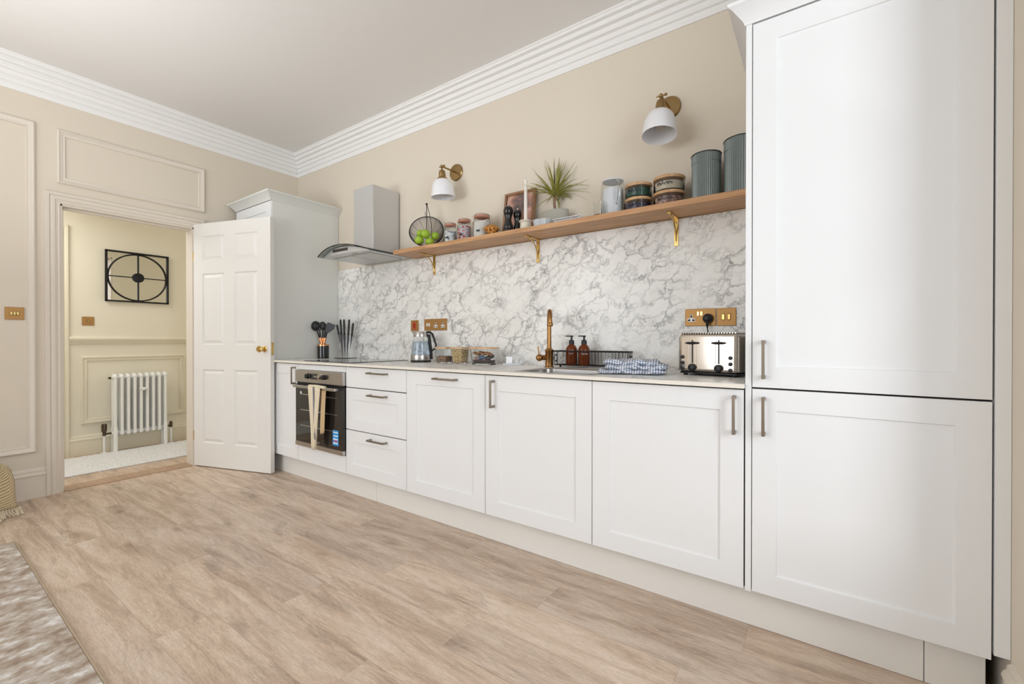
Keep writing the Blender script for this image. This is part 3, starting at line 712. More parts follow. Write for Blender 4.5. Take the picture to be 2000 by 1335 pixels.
# knobs and display
for kx in (.575, .735):
    k = MB(); k.lathe([(.021, 0), (.021, .004), (.017, .006), (.0165, .020), (.012, .022)], 24, Matrix.Translation((kx - .7, -.022, .795 - .274)) @ Matrix.Rotation(pi / 2, 4, 'X'))
    k.build('control_knob', 'black' if kx < .6 else 'polished', ov)
k = MB(); k.lathe([(.017, 0), (.017, .020), (.012, .022)], 24, Matrix.Translation((.785 - .7, -.022, .795 - .274)) @ Matrix.Rotation(pi / 2, 4, 'X')); k.build('control_knob', 'black', ov)
dsp = ovb('display', 'blackgloss', .605, .705, -.6335, -.631, .773, .815)
for dx in (.655, .672):
    MB().box(dx - .7, dx - .7 + .009, -.0242, -.0234, .79 - .274, .800 - .274).build('digit', 'led', dsp)
# door handle
hd = MB(); hd.box(-.265, .265, -.062, -.052, .448 - .012, .448 + .008)
for s in (-1, 1): hd.box(s * .255 - .008, s * .255 + .008, -.055, -.020, .448 - .010, .448 + .006)
hd.build('door_handle', 'steel', ov, bevel=.003)
text_mesh('beko', 'logo', .020, 'led', ov, (0, -.0212, .052), (pi / 2, 0, 0))
st = MB(); st.box(.178, .245, -.0210, -.0203, .060, .165); sto = st.build('energy_sticker', 'bluestick', ov)
for k, (zz, mm) in enumerate(((.150, 'whitestick'), (.126, 'whitestick'), (.104, 'whitestick'), (.090, 'redstick'), (.076, 'whitestick'))):
    MB().box(.184 + .006 * (k % 2), .238, -.0216, -.0209, zz - .004, zz + .004).build('printed_line', mm, sto)
MB().lathe([(.010, 0), (.010, .0006)], 20, Matrix.Translation((-.225, -.0200, .395)) @ Matrix.Rotation(pi / 2, 4, 'X')).build('round_sticker', 'whitestick', ov)

# tea towel on the oven handle
tt = thing('tea_towel', 'cream tea towel with grey stripe hanging from the oven handle', 'towel', (.745, -.67, .70))
def hang(name, m, x0, x1, ztop, zbot, y, amp, ph, skew=0.0, n=18, mz=14, taper=.75):
    mb = MB(); rows = []
    for j in range(mz + 1):
        t = j / mz; z = ztop + (zbot - ztop) * t; wv = amp * (0.35 + .65 * t)
        row = []
        for i in range(n + 1):
            s = i / n; cx_ = (x0 + x1) / 2 + skew * t; ww = (x1 - x0) * (1 - (1 - taper) * t)
            row.append((cx_ + (s - .5) * ww, y + wv * sin(s * 9.5 + ph + .8 * t), z + .008 * sin(s * 7 + ph) * t))
        rows.append(row)
    mb.loft(rows, False, False, closed=False)
    o = mb.build(name, m, tt); sm = o.modifiers.new('s', 'SOLIDIFY'); sm.thickness = .003; return o
hang('front_fold', 'tea', -.085, -.020, .030, -.405, -.012, .008, 0, .030, taper=.62)
hang('grey_stripe', 'stripe', -.022, -.008, .030, -.330, -.014, .004, 1, .020, n=6)
hang('front_fold', 'tea', -.010, .070, .030, -.400, -.014, .009, 1.2, -.030, taper=.55)
hang('back_fold', 'teaback', .040, .110, .026, -.285, .004, .007, 2.2, -.010, taper=.7)
tp = MB(); tp.tube([(-.085, -.002, .031), (.0, -.002, .034), (.110, -.002, .030)], .011, 10); tp.build('folded_top', 'tea', tt)

# tall right unit
TX0, TX1 = 3.422, 4.018
tr = thing('tall_cabinet', 'tall white two door larder cabinet filling the right of the room', 'cabinet', (3.72, 0, 0))
lt = Vector((-3.72, 0, 0))
MB().box(3.400, 3.4195, -DY, -.002, .15, 2.19).build('side_panel', 'cab', tr, loc=lt, bevel=.001)
MB().box(3.421, 4.018, -.586, -.002, .15, 2.185).build('carcass', 'gap', tr, loc=lt)
d = shaker(MB(), TX0, TX1, ZB, .8815, -DY, rail=.074).build('door', 'cab', tr, loc=lt, bevel=.0012, ang=20); add_handle(d, 3.459, .788, True, .135)
d = shaker(MB(), TX0, TX1, .8875, 2.184, -DY, rail=.074).build('door', 'cab', tr, loc=lt, bevel=.0012, ang=20); add_handle(d, 3.459, .988, True, .135)
MB().box(4.0225, 4.0545, -DY - .002, -.57, .17, 2.19).build('filler_strip', 'cab', tr, loc=lt, bevel=.001)
crprof = [(0, 2.188), (.004, 2.188), (.008, 2.200), (.040, 2.236), (.052, 2.244), (.054, 2.254), (.0, 2.254)]
c_ = MB(); moulding(c_, [(4.047, -DY), (3.400, -DY), (3.400, -.002)], [(-d_, h) for d_, h in crprof], lambda a, b, h: (a, b, h))
def fixcr(path, nm, parent, l):
    m_ = MB(); moulding(m_, path, crprof, lambda a, b, h: (a, b, h)); return m_.build(nm, 'cab', parent, loc=l, ang=25)
c_.bm.free()
fixcr([(3.400, -.002), (3.400, -DY), (4.047, -DY)][::-1], 'crown_moulding', tr, lt) if False else None
def crown(pathpts, parent, l):
    # offsets must go outwards: reverse direction picks the outer side
    m_ = MB(); moulding(m_, pathpts, [(d_, h) for d_, h in crprof], lambda a, b, h: (a, b, h)); m_.build('crown_moulding', 'cab' if parent is tr else 'cabgrey', parent, loc=l, ang=25)
crown([(4.047, -DY), (3.400, -DY), (3.400, -.002)], tr, lt)
MB().box(3.401, 4.046, -DY + .002, -.002, 2.1895, 2.20).build('top_board', 'cab', tr, loc=lt)

# tall left unit
tl = thing('tall_cabinet', 'tall pale cabinet in the corner behind the open door', 'cabinet', (-.3, 0, 0))
ll = Vector((.3, 0, 0))
MB().box(-.020, 0.0, -.60, -.002, .15, 2.19).build('side_panel', 'cabgrey', tl, loc=ll, bevel=.001)
MB().box(-.61, -.0205, -.586, -.002, .15, 2.189).build('carcass', 'cabgrey', tl, loc=ll)
d = shaker(MB(), -.608, -.002, .8875, 2.184, -DY, rail=.078).build('door', 'cab', tl, loc=ll, bevel=.0012, ang=20)
d = shaker(MB(), -.608, -.002, ZB, .8815, -DY, rail=.078).build('door', 'cab', tl, loc=ll, bevel=.0012, ang=20)
crown([(0.0, -.002), (0.0, -DY), (-.612, -DY), (-.612, -.002)][::-1] if False else [(0.0, -.002), (0.0, -DY), (-.612, -DY), (-.612, -.002)], tl, ll)
MB().box(-.61, -.001, -DY + .002, -.002, 2.1895, 2.20).build('top_board', 'cabgrey', tl, loc=ll)

# plinths
for i, (x0, x1, lb) in enumerate(((-.61, 1.253, 'white plinth board under the oven and drawers'), (1.255, 3.885, 'long white plinth board under the middle cabinets'), (3.887, 4.018, 'short white plinth board below the tall cabinet'))):
    tag(MB().box(x0, x1, -.558, -.542, 0.001, .149).build('plinth_board', 'plinth', bevel=.0008), lb, 'plinth', 'plinth boards')

# worktop with sink cut-out
SX0, SX1, SY0, SY1 = 2.345, 2.775, -.560, -.235
wt = MB()
for x0, x1, y0, y1 in ((.002, SX0, -.632, -.011), (SX1, 3.399, -.632, -.011), (SX0, SX1, -.632, SY0), (SX0, SX1, SY1, -.011)): wt.box(x0, x1, y0, y1, .8825, WT)
wt.mi = 1; wt.box(.002, 3.399, -.6335, -.632, .8822, WT - .0004); wt.box(SX0, SX1, SY0, SY0 + .001, .8825, WT - .001); wt.mi = 0
tag(wt.build('worktop', ['marble', 'edgeband']), 'long marble effect worktop over the base cabinets', 'worktop')
tag(MB().box(.002, 3.3995, -.010, -.0005, WT - .016, 1.690).build('splashback', 'marble', bevel=.0005), 'white marble splashback panel with grey veins below the oak shelf', 'splashback')
# sink
sk_ = thing('sink', 'stainless steel sink bowl set into the worktop by the brass tap', 'sink', ((SX0 + SX1) / 2, (SY0 + SY1) / 2, WT))
def rrect(hx, hy, r, z, n=6):
    pts = []
    for cx_, cy_, a0 in ((hx - r, hy - r, 0), (-hx + r, hy - r, pi / 2), (-hx + r, -hy + r, pi), (hx - r, -hy + r, 3 * pi / 2)):
        for k in range(n + 1):
            a = a0 + pi / 2 * k / n; pts.append((cx_ + r * cos(a), cy_ + r * sin(a), z))
    return pts
hx, hy = (SX1 - SX0) / 2, (SY1 - SY0) / 2
sb = MB(); sb.loft([rrect(hx + .012, hy + .012, .07, .0004), rrect(hx + .011, hy + .011, .07, .0016), rrect(hx - .006, hy - .006, .06, .0014), rrect(hx - .012, hy - .012, .055, -.004), rrect(hx - .016, hy - .016, .055, -.155), rrect(hx - .05, hy - .05, .04, -.172)], False, True)
so = sb.build('bowl', 'steel', sk_)
MB().lathe([(.035, -.171), (.035, -.168), (.028, -.167)], 24).build('drain', 'polished', sk_)

# hob
hob = thing('induction_hob', 'flat black glass hob in the worktop above the oven', 'hob', (.72, -.325, WT))
MB().box(-.29, .29, -.255, .255, .0003, .005).build('glass_top', 'blackgloss', hob, bevel=.0015)
for x, y, r in ((-.14, .11, .09), (.14, .11, .075), (-.14, -.12, .075), (.14, -.12, .09)):
    MB().tube([(x + r * cos(2 * pi * i / 40), y + r * sin(2 * pi * i / 40), .0052) for i in range(40)], .0007, 5, closed=True).build('cooking_zone', 'led', hob)

# ------------------------------------------------------------------ cooker hood
hd_ = thing('cooker_hood', 'stainless steel chimney cooker hood with curved glass canopy on the wall', 'cooker hood', (.70, 0, 1.70))
ch = MB(); ch.box(-.105, .135, -.262, -.0105, .040, .545); ch.build('chimney', 'hood', hd_, bevel=.0015)
# steel canopy body: curved top, flat underside
bo = MB(); n = 14; rings = []
def arc(x): return .004 + .052 * (1 - (x / .30) ** 2)
rows_b, rows_t = [], []
W2 = .285
sec = []
for i in range(n + 1):
    x = -W2 + 2 * W2 * i / n
    yf = -.41 - .035 * (1 - (x / W2) ** 2)
    sec.append([(x, -.0105, .0), (x, yf, .0), (x, yf, max(.0015, arc(x) - .006)), (x, -.0105, max(.0015, arc(x) - .006))])
bo.loft(sec); bo.build('canopy_body', 'hood', hd_)
gl = MB(); sec = []
for i in range(n + 1):
    x = -.30 + .6 * i / n; yf = -.45 - .035 * (1 - (x / .30) ** 2); z = arc(x)
    sec.append([(x, -.012, z), (x, yf, z), (x, yf, z + .005), (x, -.012, z + .005)])
gl.loft(sec); gl.build('glass_canopy', mat('smoked_canopy_glass', (150, 160, 156), .03, trans=.85, ior=1.4), hd_)
eg = MB(); pts = []
for i in range(n + 1):
    x = -.30 + .6 * i / n; pts.append((x, -.45 - .035 * (1 - (x / .30) ** 2) - .0005, arc(x) + .0025))
eg.tube(pts, .0034, 6)
eg.tube([(.3005, -.45, arc(.3) + .0025), (.3005, -.012, arc(.3) + .0025)], .0034, 6)
eg.build('glass_edge', 'black', hd_)
cp = MB(); cp.box(-.105, .075, -.4475, -.438, .018, .038); cp.build('control_panel', 'blackgloss', hd_)
gf = MB()
for x0, x1 in ((-.225, -.005), (.005, .225)): gf.box(x0, x1, -.36, -.06, -.004, .0008)
gf.build('grease_filter', 'steel', hd_, bevel=.002)
MB().lathe([(.022, 0), (.022, .004)], 24, Matrix.Translation((.10, -.395, -.0042))).build('lamp_lens', 'shadein', hd_)
lg = MB(); lg.tube([(-.03 + .005 * i, -.2628, .075 + .003 * sin(i * 1.9)) for i in range(11)], .0012, 5); lg.build('logo', 'black', hd_)

# ------------------------------------------------------------------ shelf and brackets
SH0, SHB, SHT = 1.015, 1.695, 1.724
tag(MB().box(SH0, 3.399, -.222, -.001, SHB, SHT).build('wall_shelf', 'oak', bevel=.002), 'long oiled oak shelf on brass brackets above the marble splashback', 'shelf')
br0 = thing('shelf_bracket', 'brass bracket under the left end of the oak shelf beside the hood', 'bracket', (1.235, 0, SHB), 0, 'brass shelf brackets')
b_ = MB(); b_.box(-.011, .011, -.0145, -.0102, -.145, -.0005); b_.build('wall_plate', 'bracket', br0, bevel=.0008)
b_ = MB(); b_.box(-.011, .011, -.165, -.0145, -.0050, -.0005); b_.build('shelf_plate', 'bracket', br0, bevel=.0008)
b_ = MB(); pts = [(0, -.0145 - .130 * (1 - cos(a)), -.120 + .115 * sin(a)) for a in [pi / 2 * k / 10 for k in range(11)]]
b_.tube(pts, .0042, 8); b_.build('brace', 'bracket', br0)
for z in (-.025, -.125):
    MB().lathe([(.0035, 0), (.0035, .0014)], 10, Matrix.Translation((0, -.0145, z)) @ Matrix.Rotation(pi / 2, 4, 'X')).build('screw', 'polished', br0)
dup(br0, (2.155, 0, SHB), 'brass bracket under the middle of the oak shelf above the brass tap')
dup(br0, (3.005, 0, SHB), 'brass bracket under the right end of the oak shelf above the toaster')

# ------------------------------------------------------------------ wall lamps
def wall_lamp(loc, label, tilt):
    t = thing('wall_lamp', label, 'wall lamp', loc, 0, 'wall lamps above the shelf')
    RX = Matrix.Rotation(pi / 2, 4, 'X')
    MB().lathe([(.060, .0), (.060, .008), (.056, .013), (.02, .016)], 40, RX).build('wall_plate', 'brass', t)
    a = MB(); a.cyl((0, -.012, 0), (0, -.155, -.004), .006, 12); a.sphere((0, -.155, -.004), .011, 14, 8); a.cyl((-.022, -.155, -.004), (.022, -.155, -.004), .004, 10); a.sphere((.024, -.155, -.004), .0075, 12, 8)
    a.build('arm', 'brass', t)
    T4 = Matrix.Translation((0, -.155, -.004)) @ Matrix.Rotation(tilt, 4, 'X')
    h = MB(); h.lathe([(.006, -.010), (.008, -.026), (.019, -.030), (.022, -.040), (.022, -.048), (.024, -.050), (.024, -.074), (.033, -.080), (.036, -.088), (.036, -.094)][::-1], 28, T4); h.build('lamp_holder', 'brass', t)
    s = MB(); s.lathe([(.030, -.088), (.050, -.096), (.064, -.112), (.074, -.140), (.081, -.180), (.084, -.212), (.084, -.214), (.081, -.212), (.078, -.180), (.071, -.140), (.061, -.114), (.048, -.100), (.028, -.092)], 48, T4, cap0=False, cap1=False)
    s.build('lamp_shade', 'shade', t)
    b = MB(); b.lathe([(.012, -.095), (.014, -.112), (.028, -.145), (.029, -.160), (.020, -.176), (.004, -.182)][::-1], 20, T4); b.build('bulb', 'shadein', t)
    return t
wall_lamp((1.451, 0, 2.278), 'brass wall lamp with white bell shade above the wire fruit basket', R_(4))
wall_lamp((2.966, 0, 2.288), 'brass wall lamp with white bell shade above the stacked glass containers', R_(-8))

# ------------------------------------------------------------------ sockets on the splashback
SPY = -.0101
def pin_hole(mb, cx_, cz_, y):
    mb.box(cx_ - .0035, cx_ + .0035, y - .0008, y, cz_ + .004, cz_ + .016)
    mb.box(cx_ - .016, cx_ - .005, y - .0008, y, cz_ - .014, cz_ - .006); mb.box(cx_ + .005, cx_ + .016, y - .0008, y, cz_ - .014, cz_ - .006)
def insert_mesh(cx_, cz_):
    m_ = MB(); m_.box(cx_ - .006, cx_ + .006, -.0072, -.0055, cz_, cz_ + .018); m_.box(cx_ - .019, cx_ + .019, -.0072, -.0055, cz_ - .018, cz_); return m_
sw = thing('cooker_switch', 'small brass plate with red rocker switch above the kettle', 'switch', (1.022, SPY, 1.169))
MB().box(-.0425, .0425, -.006, 0, -.043, .043).build('plate', 'plate', sw, bevel=.002)
rk = MB().box(-.017, .017, -.010, -.005, -.027, .027).build('rocker', 'redgl', sw, bevel=.0015)
MB().box(-.004, .004, -.0106, -.0100, -.016, .016).build('rocker_mark', 'gap', rk)
sc = thing('double_socket', 'brass double socket plate right of the kettle', 'socket', (1.248, SPY, 1.173), 0, 'brass sockets')
MB().box(-.118, .118, -.006, 0, -.044, .044).build('plate', 'plate', sc, bevel=.002)
for cx_ in (.005, .078):
    i_ = insert_mesh(cx_, -.004).build('socket_insert', 'white', sc, bevel=.0008)
    h_ = MB(); pin_hole(h_, cx_, -.004, -.0072); h_.build('pin_hole', 'gap', i_)
for cx_ in (-.085, -.062):
    MB().box(cx_ - .006, cx_ + .006, -.009, -.005, -.012, .012).build('rocker', 'white', sc, bevel=.001)
s2 = thing('double_socket', 'brass double socket plate above the toaster with a black plug in it', 'socket', (3.124, SPY, 1.172), 0, 'brass sockets')
MB().box(-.0735, .0735, -.006, 0, -.044, .044).build('plate', 'plate', s2, bevel=.002)
i_ = insert_mesh(-.043, -.004).build('socket_insert', 'white', s2, bevel=.0008)
h_ = MB(); pin_hole(h_, -.043, -.004, -.0072); h_.build('pin_hole', 'gap', i_)
for cx_ in (-.010, .006):
    MB().box(cx_ - .0055, cx_ + .0055, -.0095, -.005, .008, .030).build('rocker', 'doorbrass', s2, bevel=.001)
s3 = thing('light_switch', 'brass plate with two rocker switches beside the double socket over the toaster', 'light switch', (3.245, SPY, 1.171))
MB().box(-.0435, .0435, -.006, 0, -.044, .044).build('plate', 'plate', s3, bevel=.002)
for cx_ in (-.014, .012):
    MB().box(cx_ - .008, cx_ + .008, -.0066, -.005, -.016, .016).build('rocker_surround', 'gap', s3)
    MB().box(cx_ - .0065, cx_ + .0065, -.010, -.005, -.014, .014).build('rocker', 'doorbrass', s3, bevel=.001)

# ------------------------------------------------------------------ toaster with plug and cord
trz = R_(-12)
to = thing('toaster', 'polished steel four slice toaster with black levers at the end of the worktop', 'toaster', (3.236, -.235, WT), trz)
TW, TD, TH = .127, .098, .190
b_ = MB(); b_.box(-TW, TW, -TD, TD, .016, TH - .004); b_.build('body', 'polished', to, bevel=.014, seg=4)
MB().box(TW - .004, TW + .006, -TD + .012, TD - .012, .02, TH - .016).build('side_panel', 'steeldark', to, bevel=.004)
MB().box(-TW - .006, -TW + .004, -TD + .012, TD - .012, .02, TH - .016).build('side_panel', 'steeldark', to, bevel=.004)
MB().box(-TW + .004, TW - .002, -TD + .004, TD - .004, .008, .017).build('base', 'black', to, bevel=.003)
for sx in (-.105, .105):
    for sy in (-.075, .075): MB().cyl((sx, sy, 0), (sx, sy, .010), .009, 12).build('foot', 'black', to)
for sx in (-.062, .062):
    MB().box(sx - .048, sx + .048, -.062, -.030, TH - .0045, TH - .003).build('bread_slot', 'gap', to)
    MB().box(sx - .048, sx + .048, .020, .052, TH - .0045, TH - .003).build('bread_slot', 'gap', to)
rb = MB()
for k in range(22):
    x = -.118 + .0112 * k; rb.box(x - .0022, x + .0022, -.092, .086, TH - .0035, TH + .0005)
rb.build('warming_rib', 'polished', to)
for sx in (-.063, .052):
    MB().box(sx - .003, sx + .003, -TD - .0012, -TD + .001, .055, .158).build('lever_slot', 'black', to)
    pr_ = MB(); pr_.box(sx - .016, sx - .0135, -TD - .0015, -TD, .05, .15); pr_.box(sx + .0135, sx + .016, -TD - .0015, -TD, .05, .15); pr_.build('lever_guide', 'steel', to)
    lv = MB(); lv.lathe([(.006, 0), (.024, .003), (.026, .006), (.022, .010), (.006, .012)], 24, Matrix.Translation((sx, -TD - .016, .139)), sy=.55); lv.cyl((sx, -TD - .014, .145), (sx, -TD, .145), .004, 8); lv.build('lever', 'black', to)
    kn = MB(); kn.lathe([(.017, 0), (.016, .012), (.011, .015)], 24, Matrix.Translation((sx, -TD, .036)) @ Matrix.Rotation(pi / 2, 4, 'X')); kn.build('browning_knob', 'black', to)
for sx in (-.108, .100):
    for z in (.030, .056, .082):
        kn = MB(); kn.lathe([(.0085, 0), (.008, .004), (.005, .005)], 16, Matrix.Translation((sx, -TD, z)) @ Matrix.Rotation(pi / 2, 4, 'X')); kn.build('push_button', 'black', to)
pl = MB(); pl.lathe([(.020, 0), (.024, .004), (.024, .020), (.018, .030), (.008, .034)], 24, Matrix.Translation((.0, 0, 0)) @ Matrix.Rotation(pi / 2, 4, 'X'), sx=.95)
pl.tube([(0, -.022, -.012), (0, -.026, -.030), (.001, -.026, -.046)], .006, 8, rfun=lambda t: .009 - .005 * t)
plo = thing('power_plug', 'black plug and cord in the brass socket above the toaster', 'plug', (3.162, SPY - .0062, 1.165))
pl.build('plug_body', 'black', plo)
cd = MB(); cd.tube([(.001, -.026, -.044), (.004, -.028, -.066), (.012, -.034, -.09), (.018, -.05, -.14), (.010, -.07, -.20), (-.01, -.085, -.245), (-.04, -.085, -.2625)], .003, 8); cd.build('cord', 'black', plo)

# ------------------------------------------------------------------ tap
tp_ = thing('kitchen_tap', 'antique brass swan neck tap with side lever behind the sink', 'tap', (2.325, -.165, WT), R_(33))
b_ = MB(); b_.lathe([(.028, 0), (.028, .004), (.023, .008), (.023, .092), (.026, .096), (.026, .102), (.016, .108), (.0145, .115)], 28); b_.build('base', 'tapbrass', tp_)
sp_ = [(0, 0, .11), (0, 0, .20), (0, 0, .262)] + [(.0, -.0 - .048 * (1 - cos(a)), .262 + .062 * sin(a)) for a in [pi * k / 14 for k in range(1, 15)]] + [(0, -.096, .250)]
b_ = MB(); b_.tube(sp_, .0128, 14); b_.lathe([(.0150, .236), (.0165, .240), (.0165, .252), (.0145, .256)], 20, Matrix.Translation((0, -.096, 0))); b_.build('spout', 'tapbrass', tp_)
b_ = MB(); b_.cyl((-.020, -.004, .056), (-.048, -.020, .056), .015, 18); b_.sphere((-.058, -.026, .056), .021, 20, 12); b_.cyl((-.060, -.026, .07), (-.066, -.024, .122), .0042, 10); b_.build('lever', 'tapbrass', tp_)

# ------------------------------------------------------------------ dish rack / caddy and bottles
rz0 = 0.0
rkx0, rkx1, rky0, rky1 = 2.335, 2.79, -.150, -.052
ck = thing('wire_caddy', 'low black wire caddy behind the sink holding two brown bottles', 'caddy', ((rkx0 + rkx1) / 2, (rky0 + rky1) / 2, WT))
hx, hy = (rkx1 - rkx0) / 2, (rky1 - rky0) / 2
def loop(hx, hy, z, r=.0032, rr=.02):
    return MB().tube(rrect(hx, hy, rr, z, 4), r, 6, closed=True)
loop(hx, hy, .094, .0040).build('rim', 'blackiron', ck); loop(hx - .004, hy - .004, .014, .0026).build('bottom_frame', 'blackiron', ck)
vw = MB(); per = rrect(hx - .001, hy - .001, .018, 0, 4)
for i in range(0, 44):
    x = -hx + .015 + (2 * hx - .03) * i / 43
    for y in (-hy + .001, hy - .001):
        if y < 0 and i % 2: continue
        vw.tube([(x, y, .094), (x, y * .95, .014)], .0014, 5)
for j in range(6):
    y = -hy + .015 + (2 * hy - .03) * j / 5
    for x in (-hx + .001, hx - .001): vw.tube([(x, y, .094), (x * .995, y, .014)], .0014, 5)
vwo = vw.build('upright_wire', 'blackiron', ck)
fl = MB()
for j in range(6):
    y = -hy + .012 + (2 * hy - .024) * j / 5; fl.tube([(-hx + .004, y, .014), (hx - .004, y, .014)], .0014, 5)
fl.build('floor_wire', 'blackiron', ck)
for sx in (-1, 1):
    MB().tube([(sx * (hx + .003), .018 * cos(2 * pi * i / 20), .052 + .020 * sin(2 * pi * i / 20)) for i in range(20)], .0028, 6, closed=True).build('handle_loop', 'blackiron', ck)
    MB().cyl((sx * (hx - .03), 0, 0), (sx * (hx - .03), 0, .014), .006, 8).build('foot', 'blackiron', ck)
def bottle(loc, label):
    t = thing('soap_bottle', label, 'bottle', loc, R_(35), 'brown pump bottles in the caddy')
    MB().lathe([(.031, 0), (.0335, .004), (.0335, .078), (.032, .092), (.026, .106), (.016, .116), (.013, .120), (.013, .128)], 36).build('bottle_body', 'amber', t)
    p = MB(); p.lathe([(.0155, .118), (.0155, .140), (.009, .143), (.0055, .145), (.0055, .160), (.010, .161), (.010, .168)], 24); p.box(-.034, .010, -.005, .005, .162, .169); p.build('pump_head', 'black', t, bevel=.0008)
    l_ = MB()
    for k in range(7 if 'right' in label else 4):
        a = -pi / 2 - .5 + .16 * k
        if 'right' not in label and k == 1: continue
        l_.box(-.0018, .0018, -.0342, -.0336, .062, .066, Matrix.Rotation(a + pi / 2, 4, 'Z'))
    l_.build('printed_text', 'paperlabel', t)
    return t
bottle((2.440, -.105, WT + .0158), 'left brown glass pump bottle in the wire caddy next to the tap')
bottle((2.520, -.105, WT + .0158), 'right brown glass pump bottle in the wire caddy nearer the checked cloth')

# ------------------------------------------------------------------ gingham cloth (folded pile)
gt = thing('checked_cloth', 'folded blue and white gingham cloth on the worktop right of the sink', 'cloth', (2.905, -.37, WT), R_(14))
def cushion(name, hx, hy, z0, z1, cx_, cy_, seed, rz=0):
    rnd = random.Random(seed); mb = MB(); nu, nv = 40, 12; uvs = []
    rings = []
    ph = [rnd.uniform(0, 6) for _ in range(6)]
    L_ = []
    for i in range(nu + 1):
        s = i / nu; x = -hx + 2 * hx * s; e = min(1, (min(s, 1 - s) / .10)) ** .5
        ring = []
        for j in range(nv):
            a = 2 * pi * j / nv; ca, sa = cos(a), sin(a)
            yy = hy * (abs(ca) ** .55) * (1 if ca > 0 else -1); zz = (abs(sa) ** .7) * (1 if sa > 0 else -1)
            wob = 1 + .08 * sin(5 * s * pi + ph[0] + a) + .06 * sin(11 * s + ph[1] + 2 * a)
            hz = (z1 - z0) / 2
            top = .0045 * sin(14 * s + ph[2] + yy * 40) + .003 * sin(31 * s + ph[3])
            p = Vector((x + .006 * sin(a * 2 + ph[4]), yy * (.82 + .18 * e) * wob, (z0 + z1) / 2 + zz * hz * (.35 + .65 * e) + (top if sa > .2 else 0)))
            p = Matrix.Rotation(rz, 4, 'Z') @ p + Vector((cx_, cy_, 0)); p.z = max(p.z, z0 + .0005)
            ring.append(p)
        rings.append(ring)
    mb.loft(rings)
    uv = mb.bm.loops.layers.uv.new('uv')
    for f_ in mb.bm.faces:
        nrm = f_.normal
        for lp in f_.loops:
            c = lp.vert.co; lp[uv].uv = (c.x / .0115, (c.y + c.z) / .0115)
    return mb.build(name, 'gingham', gt, ang=180)
cushion('fold_layer', .150, .085, .001, .024, -.01, -.004, 1)
cushion('fold_layer', .138, .080, .019, .046, .012, .006, 5, .05)
cushion('fold_layer', .128, .070, .039, .066, -.012, .012, 9, -.04)
# ------------------------------------------------------------------ kettle
kt = thing('glass_kettle', 'glass and steel electric kettle with black handle on the worktop', 'kettle', (1.262, -.175, WT), R_(35))
MB().lathe([(.070, .0), (.074, .004), (.074, .010), (.070, .014)], 40).build('power_base', 'black', kt)
MB().lathe([(.071, .0145), (.072, .018), (.070, .050), (.0695, .052)], 40).build('steel_band', 'steel', kt)
MB().lathe([(.070, .052), (.067, .09), (.058, .150), (.052, .182), (.050, .182), (.056, .150), (.065, .09), (.067, .054)], 40, cap0=False, cap1=False).build('glass_body', 'glass', kt)
MB().lathe([(.0655, .054), (.063, .09), (.0555, .140), (.053, .150)], 40).build('water', 'blueglass', kt)
c_ = MB(); c_.lathe([(.0525, .182), (.0530, .186), (.049, .212), (.046, .218), (.010, .221)], 40); c_.prism([(-.046, -.012, .200), (-.066, 0, .214), (-.046, .012, .200)], (0, 0, .012)); c_.build('collar_and_lid', 'steel', kt)
h_ = MB(); h_.tube([(.040, 0, .214), (.066, 0, .216), (.084, 0, .200), (.098, 0, .160), (.110, 0, .122), (.106, 0, .104), (.090, 0, .088), (.074, 0, .074)], .007, 10, rfun=lambda t: .0095 - .004 * t); h_.tube([(.058, 0, .20), (.064, 0, .15), (.072, 0, .09), (.076, 0, .02)], .011, 10); h_.build('handle', 'black', kt)

# ------------------------------------------------------------------ food storage boxes
def food_box(name, loc, w_, d_, h_, label, fill, rz=0):
    t = thing(name, label, 'food container', loc, rz, 'glass food boxes with wooden lids')
    k = .82
    def rr(s, z, ins=0): return rrect(w_ / 2 * s - ins, d_ / 2 * s - ins, .016, z, 4)
    g_ = MB(); g_.loft([rr(k, .0), rr(k * 1.02, .004), rr(1, h_), rr(1, h_, .003), rr(k * 1.02, .008, .003)], True, True); g_.build('glass_box', 'glass', t)
    MB().loft([rrect(w_ / 2 + .003, d_ / 2 + .003, .018, h_ + .0005, 4), rrect(w_ / 2 + .003, d_ / 2 + .003, .018, h_ + .012, 4)]).build('lid', 'bamboo', t, bevel=.0015)
    fill(t, w_, d_, h_, k, rr)
    return t
def fill_gran(m, top):
    def f(t, w_, d_, h_, k, rr):
        s1 = k + (1 - k) * top; MB().loft([rr(k, .009, .0035), rr(s1, h_ * top, .0035)]).build('contents', m, t)
    return f
food_box('food_container', (1.487, -.165, WT), .100, .100, .098, 'glass box of dark granola with wooden lid beside the kettle', fill_gran('granola', .5))
food_box('food_container', (1.640, -.175, WT), .102, .100, .100, 'glass box full of pale muesli with wooden lid, middle of the three boxes', fill_gran('oats', .96))
def fill_snacks(t, w_, d_, h_, k, rr):
    rnd = random.Random(3)
    MB().loft([rr(k, .009, .006), rr(k + .05, h_ * .30, .006)]).build('dark_snacks', 'darkwrap', t)
    for i, (x, y, z, m) in enumerate(((-.035, -.022, .040, 'pinkwrap'), (.0, -.026, .046, 'bluewrap'), (.045, -.020, .042, 'darkwrap'), (.04, .02, .055, 'darkwrap'))):
        mb = MB(); mb.sphere((0, 0, 0), .024, 16, 8, (1.1, .5, .62), Matrix.Translation((x, y, z))); mb.build('wrapped_snack', m, t)
    for i in range(5):
        mb = MB(); mb.lathe([(.024, 0), (.027, .003), (.027, .006), (.024, .008)], 20, Matrix.Translation((-.05 + .024 * i, -.012 + .008 * (i % 2), .066 + .003 * (i % 3))) @ Matrix.Rotation(.35 * (-1) ** i, 4, 'Y')); mb.build('biscuit', 'biscuits', t)
